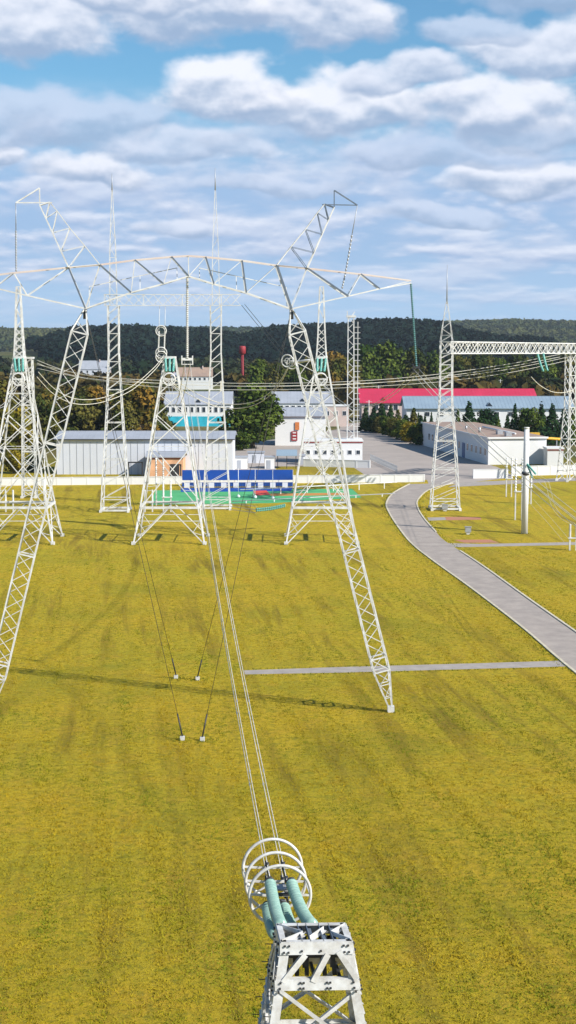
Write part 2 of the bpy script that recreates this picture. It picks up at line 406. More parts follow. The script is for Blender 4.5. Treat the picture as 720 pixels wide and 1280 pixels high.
mb = MB(); mb.sheet(gpts([(300,566),(350,550),(425,536),(425,530),(462,527),(478,538),(520,549),(592,575),(622,584),(640,594),(640,597),(560,606),(536,606),(534,600),(462,600),(455,593),(440,583),(380,583),(300,583)]), .006); struct(mb.build('yard', 'plaza'))
mb = MB(); mb.sheet(gpts([(291,594),(291,556),(345,549),(345,594)]), .002); struct(mb.build('yard_paving', 'path'))
mb = MB(); mb.sheet(gpts([(575,603),(720,597),(900,590),(900,596),(720,601),(560,609)]), .010); struct(mb.build('pavement', 'path'))
# yard kerb line along the conifers
mb = MB(); ln = smooth_line(gpts([(452,537.5),(478,539),(500,546),(516,550),(530,557)]))
for a,b in zip(ln,ln[1:]): mb.bar(a+Vector((0,0,.06)), b+Vector((0,0,.06)), .35, .2)
struct(mb.build('kerb', 'whitewall'))
# sports court
mb = MB(); mb.sheet(gpts([(194,613),(440,611),(452,622),(340,629),(188,631)]), .012); struct(mb.build('sports_court', 'green'))
mb = MB(); mb.sheet(gpts([(316,613.5),(333,613),(338,618.5),(320,619.5)]), .020); struct(mb.build('court_marking', 'red'))
mb = MB(); mb.sheet(gpts([(338,617),(436,616),(437,619),(338,620)]), .020); struct(mb.build('court_marking', 'orange'))
mb = MB(); mb.sheet(gpts([(226,610),(366,609.5),(364,614),(226,615)]), .018); struct(mb.build('court_marking', 'blue'))

FEET = [G(220,848),G(247,850),G(228,925),G(253,926),G(490,889),G(655.5,667),G(556,639),G(585,668)]
for q in (27,213.7,401.5):
    for dx in (-5.2,5.2):
        for dy in (-5,5): FEET.append(((q-360)*239/F*1.003+dx, 239+dy))
make_grass()
# ------------------------------------------------------------------ walls and fences
def wall_run(name, label, pA, pB, h, th, matn, cap=True, cat='wall', panel=3.0, group=None):
    d = (pB-pA); L = d.length; rz = math.atan2(d.y, d.x)
    t = thing(name, pA, label, cat, group)
    mb = MB(); mb.box((pA+pB)/2+Vector((0,0,h/2)), (L, th, h), rz); mb.build('wall_panel', matn, t)
    if cap:
        mb = MB(); mb.box((pA+pB)/2+Vector((0,0,h+.05)), (L+.1, th+.16, .1), rz); mb.build('coping', matn, t)
    n = max(1, int(L/panel)); mb = MB()
    for i in range(n+1):
        p = pA + d*(i/n); mb.box(p+Vector((0,0,(h+.12)/2)), (.3, th+.1, h+.12), rz)
    mb.build('pier', matn, t)
    return t
wall_run('boundary_wall', 'long low white concrete wall crossing behind the lattice towers', G(-60,607.5), G(530,602.5), 1.55, .2, 'whitewall')
wall_run('boundary_wall', 'white concrete wall in front of the flat roofed building, right of the road', G(640,595), G(860,590), 2.1, .25, 'whitewall')
wall_run('boundary_wall', 'short thick white wall beside the road end, before the flat roofed building', G(592,598), G(634,597.5), 1.9, .3, 'whitewall', panel=8)
wall_run('boundary_wall', 'white wall running in front of the gatehouse', G(380,583), G(462,585), 1.7, .25, 'whitewall')
fa, fb = G(228,608), G(366,607.6); t = thing('sheet_fence', fa, 'bright blue sheet metal screen fixed along the white wall behind the sports court', 'fence')
zt0, zt1 = P(300,587.5,fa.y).z, P(300,600.3,fa.y).z; dd = fb-fa; rz_ = math.atan2(dd.y,dd.x)
MB().box((fa+fb)/2+Vector((0,0,(zt0+zt1)/2)), (dd.length,.08,zt0-zt1), rz_).build('sheet_panel','blue',t)
MB().box((fa+fb)/2+Vector((0,-.3,.42)), (dd.length,.08,.84), rz_).build('base_panel','blue',t)
for i in range(9):
    p = fa+dd*(i/8); MB().box(p+Vector((0,.1,zt0/2)), (.12,.1,zt0), rz_).build('post','white',t)
# railing in front of court
t = thing('railing', G(226,609.5), 'low black railing between white blocks at the back of the sports court', 'railing')
a, b = G(226,609.6), G(364,609.2); d = b-a; mb = MB(); mw = MB()
for i in range(48):
    p = a+d*((i+.5)/48); mb.bar(p, p+Vector((0,0,.95)), .07)
for z in (.15,.9): mb.bar(a+Vector((0,0,z)), b+Vector((0,0,z)), .06)
mb.build('rail_bars', 'dark', t)
for i in range(9):
    p = a+d*((i+.5)/9); MB().box(p+Vector((0,-.05,.5)), (1.1,.35,1.0)).build('block_post', 'whitewall', t)
for i,(x) in enumerate((298,319,341)):
    g = G(x,622+i); tp = thing('court_post', g, ['thin white post with ball base on the green court, nearest the mast','thin white post standing at the red court corner','thin white post on the court nearest the right hand tower'][i], 'post', 'posts on the sports court')
    mb = MB(); mb.tube([g, g+Vector((0,0,5.6))], .05, 6); mb.build('pole', 'white', tp)
    mb = MB(); mb.tube([g+Vector((0,0,z)) for z in (0,.2,.45,.6)], [.25,.36,.3,.06], 8); mb.build('base', 'white', tp)
# sawtooth hedge fence by the gatehouse
a, b = G(463,575), G(497,590.5)
t = thing('picket_fence', a, 'dark slatted fence sloping away beside the gatehouse yard', 'fence'); mb = MB(); d=b-a
for i in range(40):
    p = a+d*(i/40); mb.bar(p, p+Vector((0,0,1.5)), .14, .05)

for z in (.4,1.2): mb.bar(a+Vector((0,0,z)), b+Vector((0,0,z)), .08)
mb.build('slats', 'galv', t)

# ------------------------------------------------------------------ buildings
def house(name, label, x0, x1, yb, ye, yr, depth, wallm, roofm, win=None, cat='building', over=.4, gable='x', band=None, group=None, chimney=False, trim=None, dormer=0, door=None):
    a = G(x0, yb); b = G(x1, yb); Y = a.y; b.y = Y
    ze = P((x0+x1)/2, ye, Y).z; w = b.x-a.x; cx = (a.x+b.x)/2
    t = thing(name, Vector((cx, Y+depth/2, 0)), label, cat, group)
    if gable == 'flat':
        zr = ze+.3
        mb = MB().box((cx, Y+depth/2, ze/2), (w, depth, ze)); mb.build('wall', wallm, t)
        MB().box((cx, Y+depth/2, ze+.17), (w+over, depth+over, .34)).build('roof', roofm, t)
    elif gable == 'x':
        zr = P((x0+x1)/2, yr, Y+depth/2).z
        zr = max(zr, ze+.8)
        mb = MB(); n = 0
        for x in (a.x, b.x):
            mb.v += [Vector((x,Y,0)), Vector((x,Y+depth,0)), Vector((x,Y+depth,ze)), Vector((x,Y+depth/2,zr-.05)), Vector((x,Y,ze))]
        mb.f += [(0,1,2,3,4)[::-1], (5,6,7,8,9), (0,5,9,4), (1,2,7,6), (0,1,6,5)]
        mb.build('wall', wallm, t)
        mb = MB(); o = over; sl = (zr-ze)/(depth/2); e0 = ze-o*sl
        for sgn in (-1, 1):
            yE = Y+depth/2+sgn*(depth/2+o); yR = Y+depth/2
            n = len(mb.v)
            for x in (a.x-o, b.x+o):
                mb.v += [Vector((x,yE,e0)), Vector((x,yR,zr)), Vector((x,yR,zr+.2)), Vector((x,yE,e0+.2))]
            mb.f += [(n,n+1,n+2,n+3),(n+7,n+6,n+5,n+4),(n+3,n+2,n+6,n+7),(n,n+4,n+5,n+1),(n,n+3,n+7,n+4)]
        rf = mb.build('roof', roofm, t)
        mb = MB()
        nr = int(w/1.2)
        for i in range(1, nr):
            x = a.x-o+(w+2*o)*i/nr
            mb.bar((x, Y-o, e0+.22), (x, Y+depth/2, zr+.22), .06, .05)
        if nr > 2: mb.build('standing_seams', roofm, rf)
        MB().bar((a.x-o, Y+depth/2, zr+.24), (b.x+o, Y+depth/2, zr+.24), .35, .1).build('ridge_cap', roofm, rf)
        for i in range(dormer):
            x = a.x + w*(i+.5)/dormer; zz = (ze+zr)/2
            dm = MB(); dm.poly([(x-1.4,Y+.8),(x+1.4,Y+.8),(x+1.4,Y+depth/2-.5),(x-1.4,Y+depth/2-.5)], ze, ze+.25)
            y1 = Y+1.0; hh = 1.5; n = len(dm.v)
            dm.v += [Vector((x-1.3,y1,ze+.3)), Vector((x+1.3,y1,ze+.3)), Vector((x,y1,ze+.3+hh)), Vector((x,y1+depth*.3,ze+.3+hh))]
            dm.f += [(n,n+1,n+2),(n+1,n+3,n+2),(n,n+2,n+3)]
            dm.build('dormer', 'winglass' if roofm!='redroof' else 'darkred', rf)
        if chimney:
            MB().box((cx+w*.22, Y+depth*.4, zr+.2), (.8,.8,1.8)).build('chimney', 'pinkwall', rf)
    if band:
        zb = P(x0, band[0], Y).z
        MB().box((cx, Y-.06, zb/2), (w+.02, .10, zb)).build('painted_band', band[1], t)
    if trim:
        MB().box((cx, Y-.08, ze-.15), (w+.1, .12, .3)).build('eave_trim', trim, t)
    if win:
        n, yt, yb2, ww = win
        zt, zb = P(x0, yt, Y).z, P(x0, yb2, Y).z
        for i in range(n):
            x = a.x + w*(i+.5)/n
            f = MB().box((x, Y-.03, (zt+zb)/2), (ww+.24, .14, zt-zb+.24)).build('window', 'white', t)
            MB().box((x-ww/4, Y-.12, (zt+zb)/2), (ww/2-.06, .05, zt-zb)).box((x+ww/4, Y-.12, (zt+zb)/2), (ww/2-.06, .05, zt-zb)).build('pane', 'winglass', f)
    if door:
        f, dw, dh, dm = door; x = a.x+w*f
        MB().box((x, Y-.05, dh/2), (dw, .16, dh)).build('door', dm, t)
    return t
tw = house('warehouse', 'long pale grey sheet clad warehouse behind the two thin masts', 71, 291, 593, 549, 540, 16, 'siding', 'grey', over=.5)
a = G(71,593); b = G(291,593); mb = MB()
for i in range(1,26):
    x = a.x+(b.x-a.x)*i/26; mb.box((x, a.y-.03, 3.7), (.07,.05,7.3))
mb.build('cladding_seams', 'grey', tw)
MB().box(((a.x+b.x)/2, a.y-.55, 7.85), (b.x-a.x+1, .15, .22)).build('gutter', 'dark', tw)
house('shop_building', 'small peach walled building with dark red eave by the warehouse', 184, 229, 597, 571.5, 566, 8, 'peach', 'grey', trim='darkred', door=(.78,1.8,3.0,'dark'))
house('gatehouse', 'white flat roofed gatehouse with small dark windows beside the yard', 380, 453, 579, 552, 548, 9, 'whitewall', 'whitewall', win=(7,563,567.5,.9), gable='flat', trim='darkred')
t = house('workshop', 'white two storey block with grey roof and red sign near the big tree', 344, 407, 557, 520, 510, 16, 'whitewall', 'grey', trim='darkred', over=.6)
g = G(344,557); s_ = .2285
sgn = MB().box((P(368,545,g.y-.2)), (1.7,.15,2.7)).build('sign_board', 'redpaint', t); mb = MB()
for k in range(3): MB().box(P(368,541+k*3.8,g.y-.3), (.95,.06,.28)).build('sign_stripe', 'white', sgn)
MB().box(P(371.5,532.5,g.y-.2), (1.2,.15,2.2)).build('wall_panel', 'orangep', t)
house('office_building', 'long grey roofed building with small dormer behind the white block', 340, 416, 524, 504, 490, 22, 'whitewall', 'grey', win=(10,507,511,1.3), dormer=1)
house('canopy_building', 'low white canopy roofed shed beside the narrow mast', 404, 436, 533, 508, 505, 9, 'pinkwall', 'whitewall', gable='flat', win=(3,514,519,1.2))
house('school_building', 'white building with turquoise lower wall and wide grey roof', 206, 289, 533, 505.5, 490, 22, 'whitewall', 'grey', win=(11,509,515,1.1), band=(520.5,'cyan'), dormer=1)
house('red_roofed_hall', 'long pinkish building with crimson roof behind the conifers', 452, 671, 527, 503, 486.5, 26, 'pinkwall', 'redroof', win=(18,506,512.5,1.5), dormer=4, over=.8)
house('long_shed', 'long white building with blue grey roof in front of the crimson roof', 508, 716, 535, 510, 496, 22, 'whitewall', 'bluegrey', win=(12,515,520,1.6), dormer=1, over=.8)
# village far behind
vil = [(99,134,476,461,451,'grey','siding','grey roofed village house left of the first thin mast'),
 (127,137,482,466,459,'grey','pinkwall','narrow pinkish village house with chimney behind the first mast'),
 (223,265,487,470,459.5,'brownroof','whitewall','white village house with broad brown roof above the centre tower'),
 (266,284,480,468,463,'grey','pinkwall','small grey roofed house just right of the brown roof'),
 (276,300,494,489,477,'beige','pinkwall','house with wide beige roof behind the big round tree'),
 (304,313,472,460,455,'brownroof','whitewall','small white house beside the red water tower'),
 (70,95,481,472,466,'brownroof','pinkwall','low brown roofed cottage among the autumn trees'),
 (48,64,470,464,460,'grey','whitewall','tiny pale cottage at the foot of the left hills'),
 (205,222,480,470,466,'grey','whitewall','pale gabled house half hidden behind the centre tower top')]
for (x0,x1,yb,ye,yr,rm,wm,lb) in vil:
    yb2 = max(yb, 472); 
    house('village_house', lb, x0, x1, yb2, ye, yr, 9, wm, rm, win=(max(2,int((x1-x0)/6)), ye+2.2, ye+5, 1.2), chimney=True, group='village houses under the ridge')
# white flat-roofed building seen on its corner
A = G(610,581); B = G(528,556.5); dv = (B-A); L = dv.length; dv.normalize(); nv = Vector((dv.y,-dv.x,0))
if nv.x < 0: nv = -nv
t = thing('flat_roofed_building', A, 'white flat roofed building with brown roof beside the lattice gantry mast', 'building')
W = 14.5; hB = 6.3
pl = [A, A+nv*W, B+nv*W, B]
MB().poly(pl, 0, hB).build('wall', 'whitewall', t)
o_ = .35; pr = [A-dv*o_-nv*o_, A+nv*(W+o_)-dv*o_, B+nv*(W+o_)+dv*o_, B-nv*o_+dv*o_]
rf = MB().poly(pr, hB+.004, hB+.35).build('roof', 'brownroof', t)
MB().bar(A-nv*.38-dv*.4+Vector((0,0,hB+.2)), B-nv*.38+dv*.4+Vector((0,0,hB+.2)), .12,.42).bar(A-dv*.42+Vector((0,0,hB+.2))-nv*.3, A-dv*.42+nv*(W+.3)+Vector((0,0,hB+.2)), .12,.42).build('parapet_trim', 'whitewall', rf)
ang = math.atan2(dv.y, dv.x)
for i in range(15):
    s = 2.4+i*4.4
    if i == 5: continue
    p = A+dv*s-nv*.05+Vector((0,0,3.0))
    f = MB().box(p, (1.7,.14,2.0), ang).build('window', 'white', t)
    MB().box(p-nv*.08, (1.4,.06,1.7), ang).build('pane', 'winglass', f)
p = A+dv*(2.4+5*4.4)-nv*.07
MB().box(p+Vector((0,0,1.9)), (2.6,.16,3.8), ang).build('door', 'bluedoor', t)
for s,hh in ((20,1.4),(34,1.0),(50,1.2)):
    MB().tube([A+dv*s+nv*3+Vector((0,0,hB+.3)), A+dv*s+nv*3+Vector((0,0,hB+.3+hh))], .3, 8).build('roof_vent', 'galv', rf)
house('annex', 'small white annex at the right end of the flat roofed building', 684, 704, 583, 561.5, 560, 6, 'whitewall', 'whitewall', gable='flat', trim='darkred')
# yellow pipes
g = P(655,552,430); t = thing('pipe_rack', Vector((g.x,430,0)), 'bright yellow pipe and box behind the flat roofed building', 'pipe')
MB().tube([P(652,546,430), P(701,549,430)], .36, 8).build('pipe', 'yellow', t)
MB().box(P(668,544,430), (2.6,2,1.4)).build('box_section', 'yellow', t)
for x in (656,676,696):
    p = P(x,549,430); MB().bar((p.x,430,0),(p.x,430,p.z), .3).build('support', 'galv', t)
# mesh fence behind the hedge
a, b = G(560,556), G(735,556); h = P(640,533,a.y).z
t = thing('mesh_fence', a, 'thin white post and wire fence running behind the flat roofed building', 'fence'); mb = MB()
for i in range(15):
    p = a.lerp(b,i/14); mb.bar(p, p+UPZ0*h, .16)
for z in (h*.35,h*.7,h-.05): mb.bar(a+UPZ0*z, b+UPZ0*z, .06)
mb.build('fence_frame', 'white', t)
# roof pipe run
p0, p1 = A+dv*8+nv*9+UPZ0*(hB+.7), A+dv*40+nv*9+UPZ0*(hB+.7)
rp = MB().tube([p0, p1], .22, 8); rp.build('roof_pipe', 'white', rf)
for s in (4, 12):
    MB().box(A+dv*s+nv*6+UPZ0*(hB+.85), (1.8,1.4,1.0), ang).build('roof_unit', 'galv', rf)
# red water tower
g = P(303,470,820); zt = P(303,432.5,820).z; z1 = P(303,441.5,820).z; g0 = Vector((g.x,820,0))
t = thing('water_tower', g0, 'dark red water tower with round tank above the village trees', 'water tower')
MB().tube([g0, g0+Vector((0,0,z1-.6))], [.85,.7], 12).build('column', 'redpaint', t)
tk = MB().tube([g0+Vector((0,0,z)) for z in (z1-.8,z1,zt-.5,zt-.02,zt)], [.7,1.75,1.75,1.4,.2], 16).build('tank', 'redpaint', t)
mb = MB(); mb.bar(g0+Vector((.5,-.9,0)), g0+Vector((.5,-.9,z1)), .08).bar(g0+Vector((0,-.9,0)), g0+Vector((0,-.9,z1)), .08); mb.build('ladder', 'dark', t)
# yard clutter: containers, carport, frame
for i,(x0,x1,yb,yt,m_,lb) in enumerate([(292,309,586,572,'whitewall','white storage hut at the yard edge nearest the warehouse'),(310,330,579,566,'siding','pale long container behind the blue fence'),(331,343,586,572,'whitewall','small white hut between container and carport'),(374,381,581,570,'white','narrow white kiosk beside the gatehouse')]):
    a, b = G(x0,yb), G(x1,yb); h = P(x0,yt,a.y).z; t = thing('storage_hut', Vector(((a.x+b.x)/2,a.y+1.5,0)), lb, 'hut')
    MB().box(((a.x+b.x)/2,a.y+1.5,h/2),(b.x-a.x,3,h)).build('wall', m_, t)
    MB().box(((a.x+b.x)/2,a.y+1.5,h+.12),(b.x-a.x+.4,3.4,.24)).build('roof', 'grey', t)
    MB().box(((a.x*.6+b.x*.4),a.y-.03,1.0),(.9,.1,2.0)).build('door', 'grey', t)
a, b = G(347,586), G(370,586); h = P(347,569,a.y).z
t = thing('carport', Vector(((a.x+b.x)/2,a.y+2,0)), 'open carport with dark sloping roof beside the lattice tower leg', 'carport')
mb = MB(); mb.v += [Vector(q) for q in ((a.x-.3,a.y-.3,h-.2),(b.x+.3,a.y-.3,h-.2),(b.x+.3,a.y+4.3,h+.9),(a.x-.3,a.y+4.3,h+.9),(a.x-.3,a.y-.3,h-.05),(b.x+.3,a.y-.3,h-.05),(b.x+.3,a.y+4.3,h+1.05),(a.x-.3,a.y+4.3,h+1.05))]
mb.f += [(0,3,2,1),(4,5,6,7),(0,1,5,4),(1,2,6,5),(2,3,7,6),(3,0,4,7)]; mb.build('roof', 'bluegrey', t)
for x in (a.x, (a.x+b.x)/2, b.x):
    for y in (a.y, a.y+4): MB().bar((x,y,0),(x,y,h-.22+(.9 if y>a.y else 0)), .14).build('post', 'dark', t)
def steel_frame(x0,x1,yb,yt,lb):
    a,b = G(x0,yb), G(x1,yb); h = P(x0,yt,a.y).z; t = thing('steel_frame', a, lb, 'frame')
    for x in (a.x,b.x):
        MB().bar((x,a.y,0),(x,a.y,h),.28).build('post','dark',t)
    MB().bar((a.x-.14,a.y,h),(b.x+.14,a.y,h),.28).bar((a.x,a.y,.35),(b.x,a.y,.35),.3).build('crossbar','dark',t)
steel_frame(161,178,600,578,'black square steel frame standing before the warehouse')
steel_frame(213,226,600,581,'black tangled frame at the corner of the peach building')

# ------------------------------------------------------------------ trees
def tree_proto(kind, seed, mt):
    """unit-ish tree 10 m tall: (trunk mesh, crown mesh)"""
    rng = np.random.default_rng(seed); rr = random.Random(seed)
    mb = MB()
    if kind == 'conifer':
        mb.tube([(0,0,0),(0,0,5),(0,0,9.3)], [.22,.14,.03], 6)
        n = 1100; z = 10*(1-np.sqrt(rng.uniform(0,1,n)))*.96+.35; r = (1-z/10.4)*2.25*(1+.12*np.sin(z*5+seed)); th = rng.uniform(0,2*math.pi,n)
        q = rng.uniform(.55,1.06,n); C = np.stack([r*q*np.cos(th), r*q*np.sin(th), z],1); Nn = np.stack([np.cos(th),np.sin(th),np.full(n,.4)],1); S = rng.uniform(.18,.38,n)
    else:
        mb.tube([(0,0,0),(.1,.05,2),(0,.1,4),(.1,0,6.5)], [.32,.25,.18,.06], 7)
        lobes = []
        nl = 19
        for i in range(nl):
            th = rr.uniform(0,6.28); ph = -.95+1.95*i/(nl-1); rad = math.sqrt(max(0,1-ph*ph*.8))
            c = np.array([2.55*rad*math.cos(th)*rr.uniform(.6,1), 2.55*rad*math.sin(th)*rr.uniform(.6,1), 4.9+3.4*ph])
            lobes.append((c, rr.uniform(1.1,1.9)))
            if i < 8: mb.tube([(0,0,2.2+i*.35), tuple(c*.6+np.array([0,0,2])), tuple(c)], [.12,.08,.03], 5)
        lobes.append((np.array([0,0,5.5]), 2.3)); lobes.append((np.array([0,0,4.2]), 2.1))
        Cs=[]; Ns=[]; Ss=[]
        for c, r in lobes:
            n = int(95*r); d = rng.normal(0,1,(n,3)); d /= np.linalg.norm(d,axis=1)[:,None]
            Cs.append(c + d*r*rng.uniform(.65,1.12,(n,1))*np.array([1,1,.85])); Ns.append(d); Ss.append(rng.uniform(.16,.38,n))
        C=np.concatenate(Cs); Nn=np.concatenate(Ns); S=np.concatenate(Ss)
        ok = C[:,2] > .25; C=C[ok]; Nn=Nn[ok]; S=S[ok]
    tr = bpy.data.meshes.new('trunk'); tr.from_pydata([tuple(v) for v in mb.v],[],mb.f); tr.materials.append(M['bark'])
    cr = quads_mesh('crown', C, Nn, S, M[mt], rng)
    return tr, cr
PROTO = {}
def tree(kind, mt, loc, h, w, label, group, cat='tree', name=None):
    key = (kind, mt, R_.randrange(3))
    if key not in PROTO: PROTO[key] = tree_proto(kind, hash(key[2])+len(mt)*7+3, mt)
    tr, cr = PROTO[key]
    t = thing(name or {'conifer':'conifer_tree','broad':'broadleaf_tree'}[kind], loc, label, cat, group)
    t.rotation_euler.z = R_.uniform(0,6.28); t.scale = (w/5.6 if kind=='broad' else w/4.4, w/5.6 if kind=='broad' else w/4.4, h/9.6)
    for nm, me in (('trunk',tr),('crown',cr)):
        o = bpy.data.objects.new(nm, me); col.objects.link(o); o.parent = t
    return t
def tree_px(kind, mt, px, ybase, ytop, wpx, label, group, **k):
    g = G(px, ybase); h = P(px, ytop, g.y).z; return tree(kind, mt, g, h, wpx*g.y/F, label, group, **k)
tree_px('broad','leaf_green',316,560,480,62,'large round dark green tree standing alone beside the white block','trees around the compound')
tree_px('broad','leaf_green',303,563,539,24,'low round bush at the foot of the large round tree',None,cat='bush',name='bush')
tree_px('broad','leaf_autumn',118,556,481,52,'orange brown autumn tree left of the first thin mast','autumn trees behind the warehouse')
tree_px('broad','leaf_autumn',175,558,476,50,'golden autumn tree behind the warehouse, between thin mast and centre tower','autumn trees behind the warehouse')
tree_px('broad','leaf_olive',92,560,492,46,'olive green tree behind the warehouse left end','autumn trees behind the warehouse')
tree_px('broad','leaf_olive',148,562,500,44,'low olive tree directly behind the first thin mast','autumn trees behind the warehouse')
tree_px('broad','leaf_gold',20,575,508,40,'yellow tree behind the leftmost tower body','autumn trees behind the warehouse')
tree_px('broad','leaf_autumn',-6,560,474,56,'brown autumn tree cut by the left edge of the photo','autumn trees behind the warehouse')
tree_px('broad','leaf_olive',52,565,495,44,'olive tree right of the leftmost tower','autumn trees behind the warehouse')
tree_px('broad','leaf_autumn',70,545,482,44,'rusty tree behind the sloping left portal leg','autumn trees behind the warehouse')
tree_px('broad','leaf_olive',200,553,500,34,'olive tree beside the turquoise walled building','autumn trees behind the warehouse')
tree_px('broad','leaf_gold',17,592,562,26,'yellow green shrub under the leftmost tower',None,cat='shrub',name='shrub')
tree_px('broad','leaf_green',40,590,566,24,'small green shrub behind the white wall at far left',None,cat='shrub',name='shrub')
for i,(x,yt,yb,w,mt) in enumerate([(455,428,506,38,'leaf_green'),(487,426,506,44,'leaf_green'),(515,434,506,36,'leaf_olive'),(540,440,506,34,'leaf_green'),(437,446,510,34,'leaf_olive'),(418,440,512,34,'leaf_autumn'),(572,442,504,34,'leaf_olive'),(598,440,504,36,'leaf_olive'),(625,446,504,34,'leaf_green'),(650,440,504,38,'leaf_olive'),(682,444,504,38,'leaf_green'),(708,440,504,36,'leaf_olive'),(392,448,506,30,'leaf_olive')]):
    tree_px('broad',mt,x,yb,yt,w,'%s from the left of the tall %s behind the crimson and grey roofs' % (ORD[i if i<4 else i]+' tree' if False else ORD[sorted([455,487,515,540,437,418,572,598,625,650,682,708,392]).index(x)]+' tree', 'broadleaf row'),'tall trees behind the roofs')
for i,(x,yt,w,mt) in enumerate([(345,452,30,'leaf_olive'),(368,456,26,'leaf_green'),(322,448,30,'leaf_green'),(335,465,26,'leaf_olive')]):
    tree_px('broad',mt,x,510,yt,w,['olive tree between the large round tree and the white block','green tree directly behind the ringed insulator','tall green tree just right of the red water tower','low olive tree above the grey roofed office'][i],'trees around the compound')
for i,(x,yb,yt,w) in enumerate([(457,539,508,14),(467,540,507,14),(477,541,504,20),(488,544,506,15),(497,546,512,16),(507,549,518,20),(517,552,510,18),(526,556,520,18)]):
    tree_px('conifer','leaf_conifer' if i not in (4,6) else 'leaf_olive',x,yb,yt,w*1.45,ORD[i]+' conifer from the left along the yard kerb','conifers along the yard')
for i,(x,yb,yt,w,mt) in enumerate([(462,540,519,16,'leaf_green'),(473,542,521,16,'leaf_olive'),(484,544,519,20,'leaf_green'),(493,547,522,20,'leaf_olive'),(503,550,524,22,'leaf_green'),(512,553,527,20,'leaf_gold'),(521,556,530,20,'leaf_green')]):
    tree_px('broad',mt,x,yb,yt,w,ORD[i]+' low bush from the left at the foot of the conifers on the yard kerb','bushes along the yard kerb',cat='bush',name='bush')
for i,x in enumerate([515,523,531,539,547]):
    tree_px('conifer','leaf_conifer',x,541,517-(i%2)*2,9,ORD[i]+' slim cypress from the left before the long grey roofed shed','slim cypresses before the shed')
for i,(x,yt,w) in enumerate([(572,514,12),(586,505,26),(601,515,14),(609,512,18),(622,523,14),(634,521,14),(643,508,15),(652,516,12),(663,510,20),(676,506,20),(690,508,24),(704,514,20),(716,512,20)]):
    tree_px('conifer' if i%5!=3 else 'broad','leaf_conifer' if i%4 else 'leaf_green',x,556,yt-2,w*1.4,ORD[i]+' dark tree from the left in the hedge behind the flat roofed building','hedge trees behind the flat roofed building')

# ------------------------------------------------------------------ lattice towers
UPZ = Vector((0,0,1))
def lattice_body(root, cx, cy, yaw, levels, styles, lw, bw, m='steel', horiz=True, hw=None):
    """levels: [(z, wx, wy)], styles per panel"""
    e1 = Vector((math.cos(yaw), math.sin(yaw), 0)); e2 = Vector((-math.sin(yaw), math.cos(yaw), 0)); c0 = Vector((cx,cy,0))
    def C(k, i):
        z, wx, wy = levels[k]; sx, sy = ((-1,-1),(1,-1),(1,1),(-1,1))[i]
        return c0 + e1*(sx*wx/2) + e2*(sy*wy/2) + Vector((0,0,z))
    for i in range(4):
        mb = MB()
        for k in range(len(levels)-1): mb.bar(C(k,i), C(k+1,i), lw)
        if levels[0][0] < .5: mb.box(C(0,i)+Vector((0,0,.2)), (lw*2.6,lw*2.6,.5))
        mb.build('leg', m, root)
    mb = MB(); hb = mb
    for k in range(len(levels)-1):
        st = styles[k] if isinstance(styles, (list,tuple)) else styles
        for i in range(4):
            j = (i+1)%4; a,b,c,d = C(k,i), C(k,j), C(k+1,j), C(k+1,i)
            if st == 'X': mb.bar(a,c,bw); mb.bar(b,d,bw)
            elif st in '/\\': mb.bar(*((a,c) if (st == '/') == (i < 2) else (b,d)), bw)
            elif st == 'K':
                mt_ = (c+d)/2; mb.bar(a,mt_,bw*1.5); mb.bar(b,mt_,bw*1.5)
                f = .36; h1, h2 = d.lerp(a,f), c.lerp(b,f); mb.bar(h1,h2,bw)          # tie below the waist
                for (q0,q1) in ((a,d),(b,c)):
                    mb.bar(q0.lerp(mt_,.33), q0.lerp(q1,.64), bw*.8); mb.bar(q0.lerp(mt_,.33), q0.lerp(q1,.25), bw*.8)
                    mb.bar(q0.lerp(mt_,.64), q0.lerp(q1,.64), bw*.8)
            elif st == 'XX':
                mb.bar(a,c,bw*1.4); mb.bar(b,d,bw*1.4); m1=(a+d)/2; m2=(b+c)/2; x_=(a+b+c+d)/4
                mb.bar(a.lerp(d,.28), a.lerp(c,.3), bw*.7); mb.bar(b.lerp(c,.28), b.lerp(d,.3), bw*.7)
        if horiz is True or (horiz and k+1 in horiz):
            w2 = hw or bw
            for i in range(4): hb.bar(C(k+1,i), C(k+1,(i+1)%4), w2)
    if mb.v: mb.build('bracing', m, root)
    return C

LINE = Vector((-7.9, 91, 0)).normalized(); YAW = math.atan2(-LINE.x, LINE.y)*1.0   # heading of the line
def disc_string(mb, p0, p1, n, R, seg=12, sag=0.0):
    p0, p1 = Vector(p0), Vector(p1); x = (p1-p0); L = x.length
    pts = []; rr = []
    for i in range(n):
        for dt, r in ((.02,.50),(.16,1.0),(.34,1.0),(.52,.66),(.80,.46)):
            t = (i+dt)/n; p = p0.lerp(p1,t) - UPZ*(4*sag*t*(1-t)); pts.append(p); rr.append(r*R)
    mb.tube(pts, rr, seg); return mb
def span(p0, p1, sag, n=16):
    p0, p1 = Vector(p0), Vector(p1)
    return [p0.lerp(p1, i/n) - UPZ*(4*sag*(i/n)*(1-i/n)) for i in range(n+1)]

